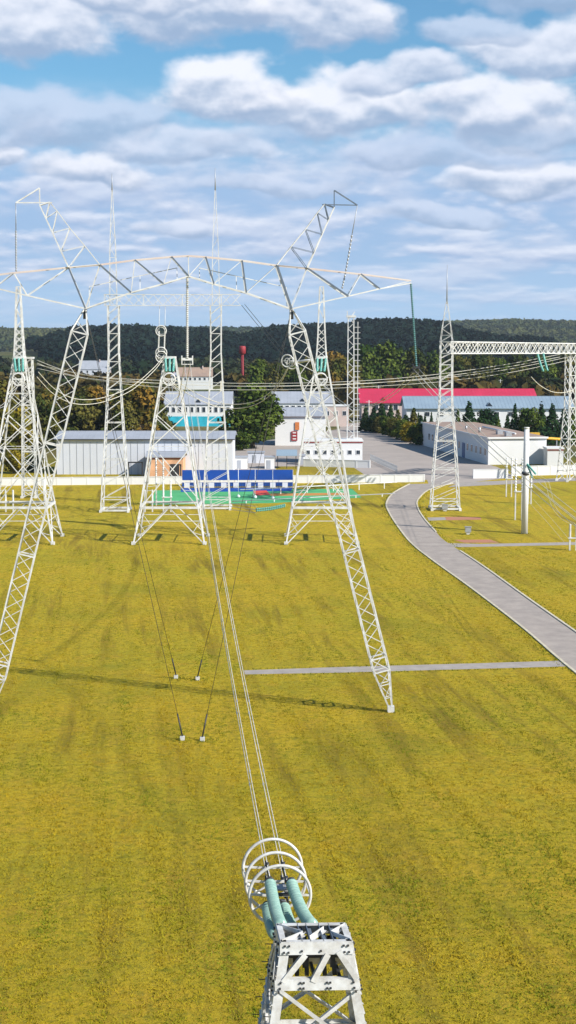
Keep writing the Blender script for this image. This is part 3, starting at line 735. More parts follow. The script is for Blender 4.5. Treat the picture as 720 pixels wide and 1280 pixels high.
# --- guyed portal --------------------------------------------------------------
AL = math.radians(4.9); E = Vector((math.cos(AL), math.sin(AL), 0)); NV = Vector((-math.sin(AL), math.cos(AL), 0)); PC = Vector((-7.75,126,0))
def bp(s, z, n=0.0): return PC + E*s + NV*n + Vector((0,0,z))
def zpy(py): return P(237, py, 126).z
SC = .0630
portal = thing('portal_pylon', PC, 'huge white guyed portal pylon with two leaning legs, peaked crossbeam and raised horns', 'pylon')
def s_of(off): return off*SC
Ux = [0,21,66,109,147,214,278]; Uy = [320,321.3,325.5,331.5,335,342,350]
Lx = [0,31,71,127,198,238,278]; Ly = [345.5,355,366,386,370,360.5,353]
def uz(a): return zpy(lerp_list(abs(a), list(zip(Ux,Uy))))
def lz(a): return zpy(lerp_list(abs(a), list(zip(Lx,Ly))))
def hwid(a): return .6 if abs(a) < 200 else .6-.45*(abs(a)-200)/78
mb = MB()
for sg in (-1,1):
    for sd in (-1,1):
        for i in range(6):
            mb.bar(bp(sg*s_of(Ux[i]),uz(Ux[i]),sd*hwid(Ux[i])*.8), bp(sg*s_of(Ux[i+1]),uz(Ux[i+1]),sd*hwid(Ux[i+1])*.8), .10)
mb.build('upper_chord', 'rust', portal)
mb = MB()
for sg in (-1,1):
    for sd in (-1,1):
        for i in range(6):
            mb.bar(bp(sg*s_of(Lx[i]),lz(Lx[i]),sd*hwid(Lx[i])), bp(sg*s_of(Lx[i+1]),lz(Lx[i+1]),sd*hwid(Lx[i+1])), .10)
mb.build('lower_chord', 'steel', portal)
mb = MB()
def tb(shaded, p, q, w):
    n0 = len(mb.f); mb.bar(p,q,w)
    if shaded: mb.alt.update(range(n0,len(mb.f))); mb.altm = 'slate'  # front diagonals take their shade as a dark colour
for sg in (-1,1):
    for sd in (-1,1):
        def U(a): return bp(sg*s_of(a), uz(a), sd*hwid(a)*.8)
        def Lw(a): return bp(sg*s_of(a), lz(a), sd*hwid(a))
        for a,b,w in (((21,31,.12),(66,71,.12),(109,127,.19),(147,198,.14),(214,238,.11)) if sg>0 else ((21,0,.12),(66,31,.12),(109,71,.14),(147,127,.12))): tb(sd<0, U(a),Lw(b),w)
        for a,b in (((21,0),(66,31),(109,71),(147,127),(214,198),(278,238),(0,0)) if sg>0 else ((21,31),(66,71),(109,127),(147,198),(214,198),(214,238),(278,238))): mb.bar(U(a),Lw(b),.055)
        # inner walkway chord on the far side
        if sd > 0:
            for a,b in ((14,60),(60,123)): mb.bar(bp(sg*s_of(a),zpy(334+(a-14)*.22),1.3), bp(sg*s_of(b),zpy(334+(b-14)*.22),1.3), .06)
            for a in (14,60,123): mb.bar(bp(sg*s_of(a),zpy(334+(a-14)*.22),1.3), Lw(a), .05)
    for a in (0,21,66,109,147,214,262):
        mb.bar(bp(sg*s_of(a),uz(a),-hwid(a)*.8), bp(sg*s_of(a),uz(a),hwid(a)*.8), .08); mb.bar(bp(sg*s_of(a),lz(a),-hwid(a)), bp(sg*s_of(a),lz(a),hwid(a)), .08)
    for a,b in zip(Lx,Lx[1:]): mb.bar(bp(sg*s_of(a),lz(a),-hwid(a)), bp(sg*s_of(b),lz(b),hwid(b)), .07)
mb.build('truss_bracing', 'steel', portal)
# legs
for sg in (-1,1):
    top = bp(sg*8.05, lz(127)-.1); foot = bp(sg*16.15, 0.25)
    ax = (foot-top); L = ax.length; d = ax/L; x = d.cross(NV).normalized(); y = d.cross(x).normalized()
    n = 25; ts = [0]+[.055+(.90-.055)*i/n for i in range(n+1)]+[1]
    def wd(t): return 1.28 if .055 <= t <= .90 else (.18+(1.28-.18)*(t/.055) if t < .055 else .22+(1.28-.22)*((1-t)/.10))
    mb = MB(); mbr = MB()
    def K(t,i):
        w = wd(t)/2; a,b = ((-1,-1),(1,-1),(1,1),(-1,1))[i]; return top+d*(L*t)+x*a*w+y*b*w
    # chords
    for i in range(4):
        for t0,t1 in zip(ts,ts[1:]): mb.bar(K(t0,i),K(t1,i),.10)
    ins = ts[1:-1]
    for i in range(4):
        j=(i+1)%4
        for k,(t0,t1) in enumerate(zip(ins,ins[1:])):
            (mbr.bar(K(t0,i),K(t1,j),.05) if k%2 else mbr.bar(K(t0,j),K(t1,i),.05))
            if k%8==0: mbr.bar(K(t0,i),K(t0,j),.1)
        mbr.bar(K(ins[-1],i),K(ins[-1],j),.1)
        for q0,q1,w in ((.90,.935,.06),(.935,.97,.05)): mbr.bar(K(q0,i),K(q1,j),w); mbr.bar(K(q1,i),K(q1,j),w)
        mbr.bar(K(.055,i),K(.03,j),.06)
    lg = mb.build('leg', 'steel', portal); mbr.build('lacing', 'steel', lg)
    MB().box(foot+Vector((0,0,-.02)), (.55,.55,.5)).build('foot_block', 'conc', portal)
    MB().tube([top+Vector((0,0,.05)), top+Vector((0,0,-.7))], .16, 8).build('pivot_pin', 'dark', lg)
# horns
for sg in (-1,1):
    inn = [(109,331.5),(127,308),(145,286),(160,265),(169,254)]; out = [(147,335),(156,315),(166,292),(174,274),(181,258)]
    mb = MB()
    def hp(o,sd): 
        wn = .6*(1-(335-o[1])/110); return bp(sg*s_of(o[0]), zpy(o[1]), sd*wn)
    mb2 = MB()
    for sd in (-1,1):
        for i in range(4): mb.bar(hp(inn[i],sd),hp(inn[i+1],sd),.07); mb.bar(hp(out[i],sd),hp(out[i+1],sd),.085)
        for i in range(4): mb2.bar(hp(inn[i+1],sd),hp(out[i],sd),.05); mb2.bar(hp(inn[i],sd),hp(out[i],sd),.035)
        mb2.bar(hp(inn[4],sd),hp(out[4],sd),.08); mb2.bar(hp(out[3],sd),hp(inn[4],sd),.08)
    for i in range(5): mb2.bar(hp(inn[i],-1),hp(inn[i],1),.06); mb2.bar(hp(out[i],-1),hp(out[i],1),.06)
    tip = bp(sg*s_of(210), zpy(255)); pk = bp(sg*s_of(181), zpy(236.5))
    h = mb.build('horn', 'steel', portal); mb2.build('lacing', 'slate' if sg>0 else 'steel', h)  # right horn: shade painted into lacing and arm
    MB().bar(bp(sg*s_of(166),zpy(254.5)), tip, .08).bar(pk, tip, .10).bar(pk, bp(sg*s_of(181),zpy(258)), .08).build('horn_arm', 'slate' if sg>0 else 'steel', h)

# insulator strings hanging from the portal
def hanging(name, label, p0, p1, n, R, m='glass', rod=0.0, group='insulator strings hanging from the portal pylon', yoke=True, bend=0.0):
    p0, p1 = Vector(p0), Vector(p1); t = thing(name, p0, label, 'insulator', group)
    q = p0.lerp(p1, rod)
    if rod: MB().tube([p0, q], .035, 6).build('link_rod', 'galv', t)
    mb = MB(); disc_string(mb, q, p1, n, R, 10, sag=bend); mb.build('glass_discs', m, t)
    if yoke:
        mb = MB(); w = .42
        if m != 'conc': w = .26
        mb.bar(p1-E*w, p1+E*w, .09,.2); 
        for a in (-w,w):
            mb.bar(p1+E*a+Vector((0,0,.28)), p1+E*a-Vector((0,0,.45)), .09)
        mb.bar(p1-E*w-Vector((0,0,.4)), p1+E*w-Vector((0,0,.4)), .07)
        mb.build('yoke_plate', 'steel' if m == 'conc' else 'dark', t)
    return t
YC = bp(-.15, P(234,449,126).z); YR = bp(s_of(286), P(523,459,127.5).z); YL = bp(-s_of(286), P(523,459,127.5).z)
hanging('insulator_string','white insulator string hanging from the middle of the crossbeam', bp(-.1,lz(0)-.05), YC, 42, .13, 'conc')
hanging('insulator_string','teal insulator string hanging from the right end of the crossbeam', bp(s_of(278),lz(278)-.05), YR, 42, .105, 'glass_dark')
hanging('insulator_string','thin dark beaded insulator string hanging from the right horn tip', bp(s_of(210),zpy(255.5)), bp(s_of(191),zpy(361)), 16, .085, 'galv', rod=.35, yoke=False, bend=.25)
hanging('insulator_string','thin dark beaded insulator string hanging from the left horn tip', bp(-s_of(210),zpy(255.5)), bp(-s_of(211),zpy(341)), 16, .085, 'galv', rod=.40, yoke=False)
# guy wires
GW = [((220,848),-1,'dark guy wire to the upper left anchor of the pair behind'),((247,850),1,'dark guy wire to the upper right anchor, rising to the right leg top'),((228,925),-1,'dark guy wire to the lower left anchor in the grass'),((253,926),1,'dark guy wire to the lower right anchor in the grass')]
for (pp,sg,lb) in GW:
    g = G(*pp); tp = bp(sg*8.05, lz(127)-.1)
    t = thing('guy_wire', g, lb, 'guy wire', 'guy wires of the portal pylon')
    MB().tube([g+Vector((0,0,.35)), tp], .020, 5).build('cable', 'guy', t)
    MB().tube([g+Vector((0,0,.3)), (g+Vector((0,0,.35))).lerp(tp,.05)], .06, 5).build('turnbuckle', 'dark', t)
    MB().box(g+Vector((0,0,.14)), (.34,.34,.3)).build('anchor_block', 'conc', t)

# --- strain assembly: strings + rings -------------------------------------------
def bundle_pts(path, off):
    return [Vector(p)+off for p in path]
def strain(name, label, anchors, ends, rings, axis, R, n, disc, near=False, group=None, sag=.25):
    base = sum((Vector(a) for a in anchors), Vector())/len(anchors)
    t = thing(name, base, label, 'insulator', group)
    for a, e in zip(anchors, ends):
        mb = MB(); disc_string(mb, a, e, n, disc, 16 if near else 8, sag=sag); mb.build('glass_discs', 'glass' if near else 'glass_mid', t)
    for c in rings:
        mb = MB(); mb.ring(c, axis, R, .05 if near else .075, 40 if near else 20, 8 if near else 6); r = mb.build('grading_ring', 'steel', t)
        X = Vector(axis).normalized().cross(UPZ).normalized(); mb = MB()
        for sg in (-1,1):
            mb.bar(c+X*sg*R, c+X*sg*R*.3+UPZ*.05, .06 if near else .09); mb.bar(c+X*sg*R*.72-UPZ*R*.68, c+X*sg*R*.25, .05 if near else .08)
        mb.bar(c-X*R*.42, c+X*R*.42, .07 if near else .1); mb.build('ring_arm', 'steel', r)
    return t

# --- mid row of strain towers ------------------------------------------------------
MY = 239.0
def mid_levels(peak):
    zz = lambda py: P(213, py, MY-1).z
    lv = []
    for py, w in ((683,88),(632,71.5),(560,49.5),(520,37),(492,27.5),(470,20),(447,12.5)):
        z = 0 if py == 683 else zz(py)
        ww = w*MY/F; lv.append((z, ww, ww*.96))
    if peak:
        for py, w in ((438,11),(429,10),(420,9),(411,8.3),(400,7.6),(385,6.4),(370,5.2),(358,4.2)): lv.append((zz(py), w*MY/F, w*MY/F))
    return lv
mid = []
for i,(px, peak, lb) in enumerate([(27,True,'leftmost broad white lattice tower with tall narrow peak, cut by the photo edge'),(213.7,False,'squat white lattice tower without a peak, middle of the row of three'),(401.5,True,'broad white lattice tower with narrow peak behind the right portal leg')]):
    cx = (px-360)*MY/F*1.003; t = thing('lattice_tower', Vector((cx,MY,0)), lb, 'pylon', 'broad lattice towers in the middle row')
    lv = mid_levels(peak)
    st = ['K','XX','XX','X','X','/']+(['X','X','X','X','/','\\','/','\\'] if peak else [])
    C = lattice_body(t, cx, MY, 0.0, lv, st, .21, .085, 'steel', horiz=(1,2,4,6,14))
    # waist beam, heavier
    mb = MB()
    for k in range(4): mb.bar(C(1,k), C(1,(k+1)%4), .34, .34)
    mb.build('waist_beam', 'steel', t)
    mb = MB(); z = lv[6][0]
    for k in range(4): mb.bar(C(6,k)+Vector((0,0,.0)), C(6,(k+1)%4), .3, .35)
    mb.build('top_frame', 'steel', t)
    # insulators toward the portal
    top = Vector((cx, MY-.9, z-.2)); mid.append((cx, z))
    rc = P(360+(cx)*F/MY*1.005-1.0, 473.5, MY-5.5)
    anc = [top+Vector((q,0,0)) for q in (-.62,0,.62)]; en = [rc+Vector((q,.7,1.1)) for q in (-.5,0,.5)]
    strain('insulator_set', ['three teal insulators and rings on the leftmost tower','three teal insulators and rings on the squat middle tower','three teal insulators and rings on the right tower behind the portal leg'][i], anc, en, [rc, rc+Vector((.05,-.8,-.1))], LINE, .88, 14, .2, group='insulator sets on the middle row')
    # bundle to the portal
    yk = [YL, YC, YR][i]
    w = thing('conductor_bundle', rc, ['twin wires from the leftmost tower to the portal left end','twin wires from the squat tower to the middle hanging insulator','twin wires from the right tower to the teal string at the crossbeam end'][i], 'power line', 'conductor bundles between portal and middle row')
    for q in (-.22,.22):
        MB().tube(span(rc+Vector((q,0,0)), yk+Vector((q,0,-.4)), 3.5, 14), .028, 5).build('wire', 'alu', w)

# --- gantry masts --------------------------------------------------------------------
def gantry_mast(px, ybase, prof, top_prof, needle, label, style, group='lattice gantry masts'):
    g = G(px, ybase-2); Y = g.y+1.6; cx = g.x
    t = thing('lattice_mast', Vector((cx,Y,0)), label, 'mast', group)
    zz = lambda py: P(px, py, Y).z
    lv = []
    for py, w in prof: lv.append((0 if py == prof[0][0] else zz(py), w*Y/F, w*Y/F))
    C = lattice_body(t, cx, Y, 0.0, lv, style, .17, .09, 'steel', horiz=(1,4,7,10,13,16), hw=.12)
    mb = MB()
    for k in range(4): mb.bar(C(0,k)+Vector((0,0,.35)), C(0,(k+1)%4)+Vector((0,0,.35)), .3,.3)
    mb.build('base_beam','steel',t)
    lv2 = [(zz(py), w*Y/F, w*Y/F) for py, w in top_prof]
    lattice_body(t, cx, Y, 0.0, lv2, ['/','\\']*12, .075, .04, 'steel', horiz=(1,5))
    z0, z1 = zz(needle[0]), zz(needle[1])
    MB().tube([(cx,Y,z0),(cx,Y,(z0+z1)/2),(cx,Y,z1)], [.13,.08,.04], 6).build('lightning_rod', 'galv', t)
    return cx, Y, zz
prof1 = [(640,34.5),(623,32.5),(606,30.5),(590,28.5),(574,26.5),(558,24.7),(543,22.8),(528,21),(514,19.3),(500,18),(487,17),(475,16),(463,14.8),(452,13.7),(441,12.6),(429,12.8),(417,13),(405,13.2),(393,13.4),(382,13.6)]
tp1 = [(382,9),(370,8.8),(358,8.6),(346,8.3),(334,8),(322,7.6),(310,7),(298,6),(286,4.8),(272,3.6),(256,2.4),(238,1.2)]
m1 = gantry_mast(143.5, 642, prof1, tp1, (240,217), 'tall thin lattice mast with lightning rod, left of the two', ['/','/']*10)
m2 = gantry_mast(270.5, 639, prof1, tp1, (238,210), 'tall thin lattice mast with lightning rod, right of the squat tower', ['/','/']*10)
prof3 = [(639,35),(625,33.5),(611,32),(598,30.5),(586,29),(574,27.5),(562,25.7),(551,24),(540,22),(529,20),(518,18),(507,16.5),(496,15.4),(486,15.2),(476,15.1),(466,15),(456,15),(448,15),(440,15),(427,15)]
tp3 = [(427,15),(419,13),(411,11),(403,8.8),(395,6.6),(386,4.2),(377,1.6)]
m3 = gantry_mast(557, 640, prof3, tp3, (380,331), 'stout lattice gantry mast standing beside the road', ['/','/']*10)
def beam(name, label, A, B, hgt, wid, panels, bw=.12, cw=.2):
    A, B = Vector(A), Vector(B); d = (B-A); dn = d.normalized(); nrm = Vector((-dn.y,dn.x,0)).normalized()
    t = thing(name, A, label, 'gantry beam', 'gantry beams'); cm = MB(); bm_ = MB()
    def K(i,k): 
        z, n = ((-1,-1),(-1,1),(1,1),(1,-1))[k]; return A+d*(i/panels)+UPZ*z*hgt/2+nrm*n*wid/2
    for k in range(4): cm.bar(K(0,k),K(panels,k),cw)
    for i in range(panels):
        for k in range(4):
            j=(k+1)%4; bm_.bar(K(i,k),K(i+1,j),bw); bm_.bar(K(i,j),K(i+1,k),bw)
        if i%4==0:
            for k in range(4): bm_.bar(K(i,k),K(i,(k+1)%4),bw*1.6)
    cm.build('chord','steel',t); bm_.build('bracing','steel',t)
    return t
GA = Vector((m3[0]-.1, m3[1], P(557,434.5,m3[1]).z)); gB = G(712,602); GB = Vector((gB.x, gB.y+1.5, P(712,435.5,gB.y+1.5).z))
GE = GB + (GB-GA).normalized()*14
beam('gantry_beam','long white lattice beam running right from the stout gantry mast', GA, GE, 2.05, 1.9, 26)
t = thing('gantry_column', Vector((GB.x,GB.y,0)), 'white lattice column under the gantry beam at the right photo edge', 'mast')
lattice_body(t, GB.x, GB.y, .5, [(z, w, w) for z,w in [(0,3.6)]+[((GB.z-1.2)*k/12, 3.6-2.0*min(1,k/7)) for k in range(1,13)]], ['/','/']*6, .22, .11, 'steel', horiz=(1,4,7,10))
zb = P(205, 375, m1[1]).z
beam('gantry_beam','faint pale lattice beam joining the two thin masts high up', (m1[0]-1.5, m1[1], zb), (m2[0]+4.5, m1[1], zb), 1.9, 1.6, 14, bw=.05, cw=.09)
# string from far beam with rings
cxr = (204.5-360)*(m1[1])/F
t = thing('insulator_set', Vector((cxr, m1[1]-.2, zb-1)), 'twin insulator strings with two rings above the squat middle tower', 'insulator')
for q in (-.5,.5):
    MB().tube([Vector((cxr+q,m1[1]-.2,zb-1)), Vector((cxr+q,m1[1]-2,P(205,412,m1[1]-2).z))], .05, 5).build('link_rod','steel',t)
    mb = MB(); disc_string(mb, Vector((cxr+q,m1[1]-2,P(205,414,m1[1]-2).z)), Vector((cxr+q,m1[1]-4,P(205,440,m1[1]-4).z)), 22, .16, 8); mb.build('insulator_discs','conc',t)
for py in (413.5,441,446):
    c = Vector((cxr, m1[1]-4, P(205,py,m1[1]-4).z)); mb = MB(); mb.ring(c, (0,1,.05), .95 if py>430 else .9, .10, 20); mb.ring(c+Vector((0,.3,0)), (0,1,.05), .62, .06, 16); r = mb.build('grading_ring','steel',t)
RT = P(205,447,m1[1]-5)
# twin rings left of the right mid tower
c1 = P(362,454,MY+8)
t = thing('insulator_set', c1, 'twin rings on a horizontal insulator arm left of the right tower', 'insulator')
for k in range(2):
    c = c1+Vector((-.35+.7*k,-.3+.3*k,.35-.4*k)); mb = MB(); mb.ring(c, (.35,1,.1), .95-.1*k, .10, 20); mb.ring(c, (.35,1,.1), .42, .07, 14); mb.bar(c-Vector((.9,0,0)),c+Vector((.9,0,0)),.08); mb.build('grading_ring','steel',t)
MB().tube([c1+Vector((.3,0,.1)), P(390,450,MY+4)], .2, 8).build('insulator_arm','steel',t)

# rear column by left tower
g = G(36,622)
t = thing('gantry_column', Vector((g.x,g.y,0)), 'straight white lattice column right of the leftmost tower', 'mast')
ztop = P(38,448,g.y).z
lattice_body(t, g.x+.2, g.y, 0, [(ztop*k/18, 2.6-.8*k/18, 2.4-.7*k/18) for k in range(19)], ['X','/']*9, .2, .10, 'steel', horiz=(1,6,12,18), hw=.16)
MB().box((g.x+.2,g.y,ztop+.1),(2.4,1.9,.35)).build('top_plate','steel',t)
# narrow ladder mast
g = G(438,577); zt = P(441,397,g.y).z
t = thing('lattice_mast', Vector((g.x,g.y,0)), 'narrow straight lattice mast with spiky ladder rungs behind the gatehouse', 'mast', 'lattice gantry masts')
lattice_body(t, g.x, g.y, 0, [(zt*k/26, 1.75-.35*k/26, 1.75-.35*k/26) for k in range(27)], ['/','\\']*13, .2, .11, 'steel', horiz=(26,))
mb = MB(); mb.bar((g.x+1.7,g.y-.4,2),(g.x+1.7,g.y-.4,zt-1),.16)
for k in range(24): mb.bar((g.x+.7,g.y-.4,2+k*(zt-3)/24),(g.x+2.3,g.y-.4,2+k*(zt-3)/24),.12)
mb.build('ladder','steel',t); MB().box((g.x,g.y,zt+.3),(2.3,1.8,.5)).bar((g.x-.9,g.y,zt+.5),(g.x-.9,g.y,zt+1.6),.2).bar((g.x+.3,g.y,zt+.5),(g.x+.9,g.y,zt+1.4),.2).build('head_frame','steel',t)

# --- wires -----------------------------------------------------------------------------
def cable(label, pts, r, m, nw=2, sep=.5, group='overhead wires across the substation', sag=None, cat='power line', spacers=0, sepv=(1,0,.3)):
    W = [P(*p) for p in pts]
    if sag is not None: W = span(W[0], W[-1], sag, 20)
    else: W = smooth_line(W, 8)
    t = thing('overhead_wires', W[0], label, cat, group)
    sv = Vector(sepv).normalized()
    for i in range(nw):
        off = sv*sep*(i-(nw-1)/2); MB().tube([p+off for p in W], r, 5).build('wire', m, t)
    for i in range(spacers):
        p = W[int((i+1)*len(W)/(spacers+1))]; MB().bar(p-sv*sep*.6*(nw-1), p+sv*sep*.6*(nw-1), .09).build('spacer','galv',t)
    return t
cable('pale wire loop sagging left from the ringed insulator over the autumn trees', [(204,447,275),(192,462,272),(165,485,268),(135,498,264),(110,502.5,260),(88,500,256),(66,488,253),(47,468,250)], .055, 'cream_wire', 2, .8, spacers=2, sepv=(.3,0,1))
cable('pale wire loop sagging from the squat tower to the twin rings', [(361,458,247),(352,475,250),(338,492,253),(318,504,256),(295,508,258),(270,505,258),(240,492,250),(216,476,243)], .055, 'cream_wire', 2, .7, spacers=2, sepv=(.3,0,1))
cable('upper white wires running level behind the towers to the gantry', [(46,452,300),(85,466,300),(135,474,300),(205,477.5,302),(300,481,304),(400,480,306),(480,476,310),(560,468,315),(640,456,322),(700,444.5,330)], .045, 'alu', 2, .55, sepv=(0,0,1))
cable('lower white wires running level behind the towers to the gantry', [(46,458,300),(120,473,300),(205,482,302),(300,485,304),(400,483.5,306),(480,480,310),(560,474,315),(640,463,322),(712,448,330)], .04, 'alu', 2, .7, sepv=(0,0,1))
cable('curved pale wire hanging below the gantry at the right edge', [(664,471,320),(674,481,322),(688,489,324),(702,491,326),(716,488,328)], .07, 'cream_wire', 1, .5)
cable('twin dark wires rising from the twin rings to the far beam', [(357,445,250),(331,414,265),(304,381,280)], .045, 'guy', 2, .55)
# gantry strings toward lower right
s0 = Vector(P(675,443,318)); s1 = P(681,464,312)
strain('insulator_set','pair of teal insulators under the gantry beam near the right edge', [s0+Vector((-.45,0,0)), s0+Vector((.65,0,.1))], [s1+Vector((-.3,0,0)), s1+Vector((.55,0,.1))], [], LINE, .8, 20, .24)
cable('twin dark wires falling to the right edge from the teal gantry insulators', [(682,466,311),(692,500,270),(707,545,225),(724,600,190),(760,700,150)], .02, 'guy', 2, .8, sepv=(1,0,0))
# wires from right yoke toward the camera, leaving at the right
yr = YR+Vector((0,0,-.4)); endR = Vector((22.6,41.5,15.9))
t = thing('conductor_bundle', yr, 'four thin wires falling right from the teal string at the crossbeam end', 'power line', 'conductor bundles in front of the portal')
for dx in (-.22,.22):
    for dz in (-.22,.22): MB().tube(span(yr+Vector((dx,0,dz)), endR+Vector((dx,0,dz)), 2.0, 24), .018, 5).build('wire','cream_wire',t)

# ------------------------------------------------------------------ near tower
TL = (351-360)*35.5/F; 
Fc = P(395.5,1178,34.4); Ztop = Fc.z
yawN = math.radians(5.5)
e1 = Vector((math.cos(yawN), math.sin(yawN)*.35, 0)).normalized(); e2 = Vector((-math.sin(yawN), math.cos(yawN), 0))
WF, DF = 1.58, 1.15
c0 = Fc + e2*(DF/2); c0.z = 0
near = thing('lattice_tower', c0, 'nearest lattice tower top seen from above, with bolted plates and teal insulators', 'pylon')
slope = .31
def NC(z, i, inset=0.0):
    w = WF + (Ztop-z)*slope - inset*2; d = DF + (Ztop-z)*slope - inset*2
    sx, sy = ((-1,-1),(1,-1),(1,1),(-1,1))[i]
    return c0 + e1*(sx*w/2) + e2*(sy*d/2) + Vector((0,0,z))
levs = [Ztop, Ztop-.92, Ztop-2.55, Ztop-4.6, Ztop-7.2, Ztop-10.6, 0.0]
# legs : L sections
def Lbar(mb, a, b, xa, ya, w, t):
    """angle with flanges along xa and ya from the corner line a-b"""
    n = len(mb.v); pts = [(0,0),(w,0),(w,t),(t,t),(t,w),(0,w)]
    for p in (a, b):
        for q, r in pts: mb.v.append(p + xa*q + ya*r)
    for i in range(6):
        j=(i+1)%6; mb.f.append((n+i,n+j,n+6+j,n+6+i))
    mb.f.append(tuple(n+i for i in range(6))); mb.f.append(tuple(n+6+i for i in reversed(range(6))))
for i in range(4):
    sx, sy = ((-1,-1),(1,-1),(1,1),(-1,1))[i]
    mb = MB(); Lbar(mb, NC(levs[0],i), NC(0.0,i), e1*-sx, e2*-sy, .21, .025); mb.build('leg', 'steel_n', near)
faces = [(0,1,e1,-e2),(1,2,e2,e1),(2,3,-e1,e2),(3,0,-e2,-e1)]
sl = slope/2
def plate(mb, p, u, nrm, w, h, th=.02):
    up = (UPZ - nrm*(-sl)).normalized(); up = (UPZ - nrm*sl).normalized()
    ax = Matrix((u, nrm, up)).transposed(); mb.box(p, (w, th, h), ax=ax)
def bolt(mb, p, nrm):
    x = nrm.cross(UPZ).normalized(); y = nrm.cross(x); n0 = len(mb.f)
    mb.box(p+nrm*.02, (.036,.05,.036), ax=Matrix((x, nrm, y)).transposed()); mb.alt.update(range(n0, len(mb.f))); mb.altm = 'dark'
def onface(f, s, z, out=0.0):
    i,j,u,n = faces[f]; a, b = NC(z,i), NC(z,j); return a.lerp(b, s)+n*out
for f,(i,j,u,n) in enumerate(faces):
    if True:
        mb = MB(); wtop = (NC(Ztop,i)-NC(Ztop,j)).length
        wq = (NC(levs[1],i)-NC(levs[1],j)).length
        plate(mb, onface(f,.5,Ztop-.13,.016), u, n, wtop+.05, .26)
        mb.box(onface(f,.5,Ztop+.01,-.055), (wtop if f%2==0 else wtop-.02,.13,.02) , ax=Matrix((u,n,UPZ)).transposed())
        for s_ in (.06,.12,.88,.94):
            for dz in (-.07,.07): bolt(mb, onface(f,s_,Ztop-.13+dz,.022), n)
        for s_ in (.30,.56): bolt(mb, onface(f,s_,Ztop-.17,.022), n)
        mb.build('top_plate', 'steel_n', near)
        mb = MB(); plate(mb, onface(f,.5,levs[1],.016), u, n, wq+.02, .23); mb.box(onface(f,.5,levs[1]+.12,-.07), (wq-.06,.14,.018), ax=Matrix((u,n,UPZ)).transposed())
        for s_ in (.06,.94,.30,.34,.62,.66):
            for dz in (-.06,.06): bolt(mb, onface(f,s_,levs[1]+dz,.022), n)
        mb.build('belt_plate', 'steel_n', near)
        # zig-zag between the plates
        mb = MB()
        for k,(s0_,s1_) in enumerate(((.10,.02),(.32,.06),(.62,.42),(.76,.95))):
            a_, b_ = onface(f,s0_ if k else .26,Ztop-.22,.03+.01*k), onface(f,s1_,levs[1]+.10,.03+.01*k)
            if k == 0: continue
            mb.angle(a_, b_, .13, .014, up=-n)
        mb.build('zigzag_brace', 'steel_n', near)
    # X bracing below
    mb = MB()
    for k in range(1, len(levs)-1):
        z0, z1 = levs[k]-(.14 if k==1 else 0), levs[k+1]
        mb.angle(onface(f,.05,z0,.03), onface(f,.97,z1,.03), .085 if k<3 else .12, .012, up=-n)
        mb.angle(onface(f,.95,z0,-.03), onface(f,.03,z1,-.03), .085 if k<3 else .12, .012, up=-n)
        for s in (.05,.95): bolt(mb, onface(f,s,z0,.03), n)
        if k>1: mb.angle(onface(f,.02,z0,.01), onface(f,.98,z0,.01), .09, .012, up=-n)
    mb.build('cross_brace', 'steel_n', near)
    # inner back-to-back members, dark colour stands in for shade inside the head
for f in (1,3):      # battened side columns
    i,j,u,n = faces[f]
    for (sa, sb) in ((.0,.24),(1.0,.76)):
        mb = MB(); zz_ = Ztop-.3
        mb.bar(onface(f,sb,Ztop-.25,-.03), onface(f,sb,Ztop-9,-.03), .07,.05)
        k = 0
        while zz_ > Ztop-9:
            mb.bar(onface(f,sa,zz_,-.012), onface(f,sb,zz_-(.12 if k%2 else -.02),-.012), .02,.085, up=n); zz_ -= .21; k += 1
        mb.build('side_batten', 'steel_n', near)
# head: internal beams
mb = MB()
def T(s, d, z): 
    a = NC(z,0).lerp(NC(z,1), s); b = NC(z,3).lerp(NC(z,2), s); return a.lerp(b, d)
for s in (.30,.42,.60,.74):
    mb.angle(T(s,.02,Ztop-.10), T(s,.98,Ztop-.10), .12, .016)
mb.build('head_beam', 'slate', near); mb = MB()  # darkness of the head opening put into the beam colour
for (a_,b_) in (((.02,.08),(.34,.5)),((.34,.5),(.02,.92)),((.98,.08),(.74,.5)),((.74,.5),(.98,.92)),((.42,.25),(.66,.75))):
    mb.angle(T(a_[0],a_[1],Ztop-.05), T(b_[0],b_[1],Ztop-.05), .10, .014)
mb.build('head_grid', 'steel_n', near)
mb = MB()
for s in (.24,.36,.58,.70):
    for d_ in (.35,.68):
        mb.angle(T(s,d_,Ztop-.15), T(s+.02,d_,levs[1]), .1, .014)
mb.build('inner_post', 'dark', near)  # near-black colour paints the shade inside the head
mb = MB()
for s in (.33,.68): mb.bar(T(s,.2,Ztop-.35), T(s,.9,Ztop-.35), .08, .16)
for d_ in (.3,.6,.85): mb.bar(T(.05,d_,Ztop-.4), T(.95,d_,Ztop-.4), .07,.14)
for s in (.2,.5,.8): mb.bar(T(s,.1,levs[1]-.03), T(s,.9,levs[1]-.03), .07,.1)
mb.build('inner_beam', 'dark', near)  # coloured dark for the head's inner shade, like the posts
mb = MB()
for k in range(10):      # climbing pegs on the left front leg
    z = Ztop-.5-k*.45; p = NC(z,3); mb.tube([p, p-e1*.18], .012, 5)
    p = NC(z-.2,0); mb.tube([p, p-e1*.16], .012, 5)
mb.build('climbing_peg', 'dark', near)
for i in range(4): MB().box(NC(0,i)+Vector((0,0,.1)), (.9,.9,.5)).build('foot_block','conc',near)

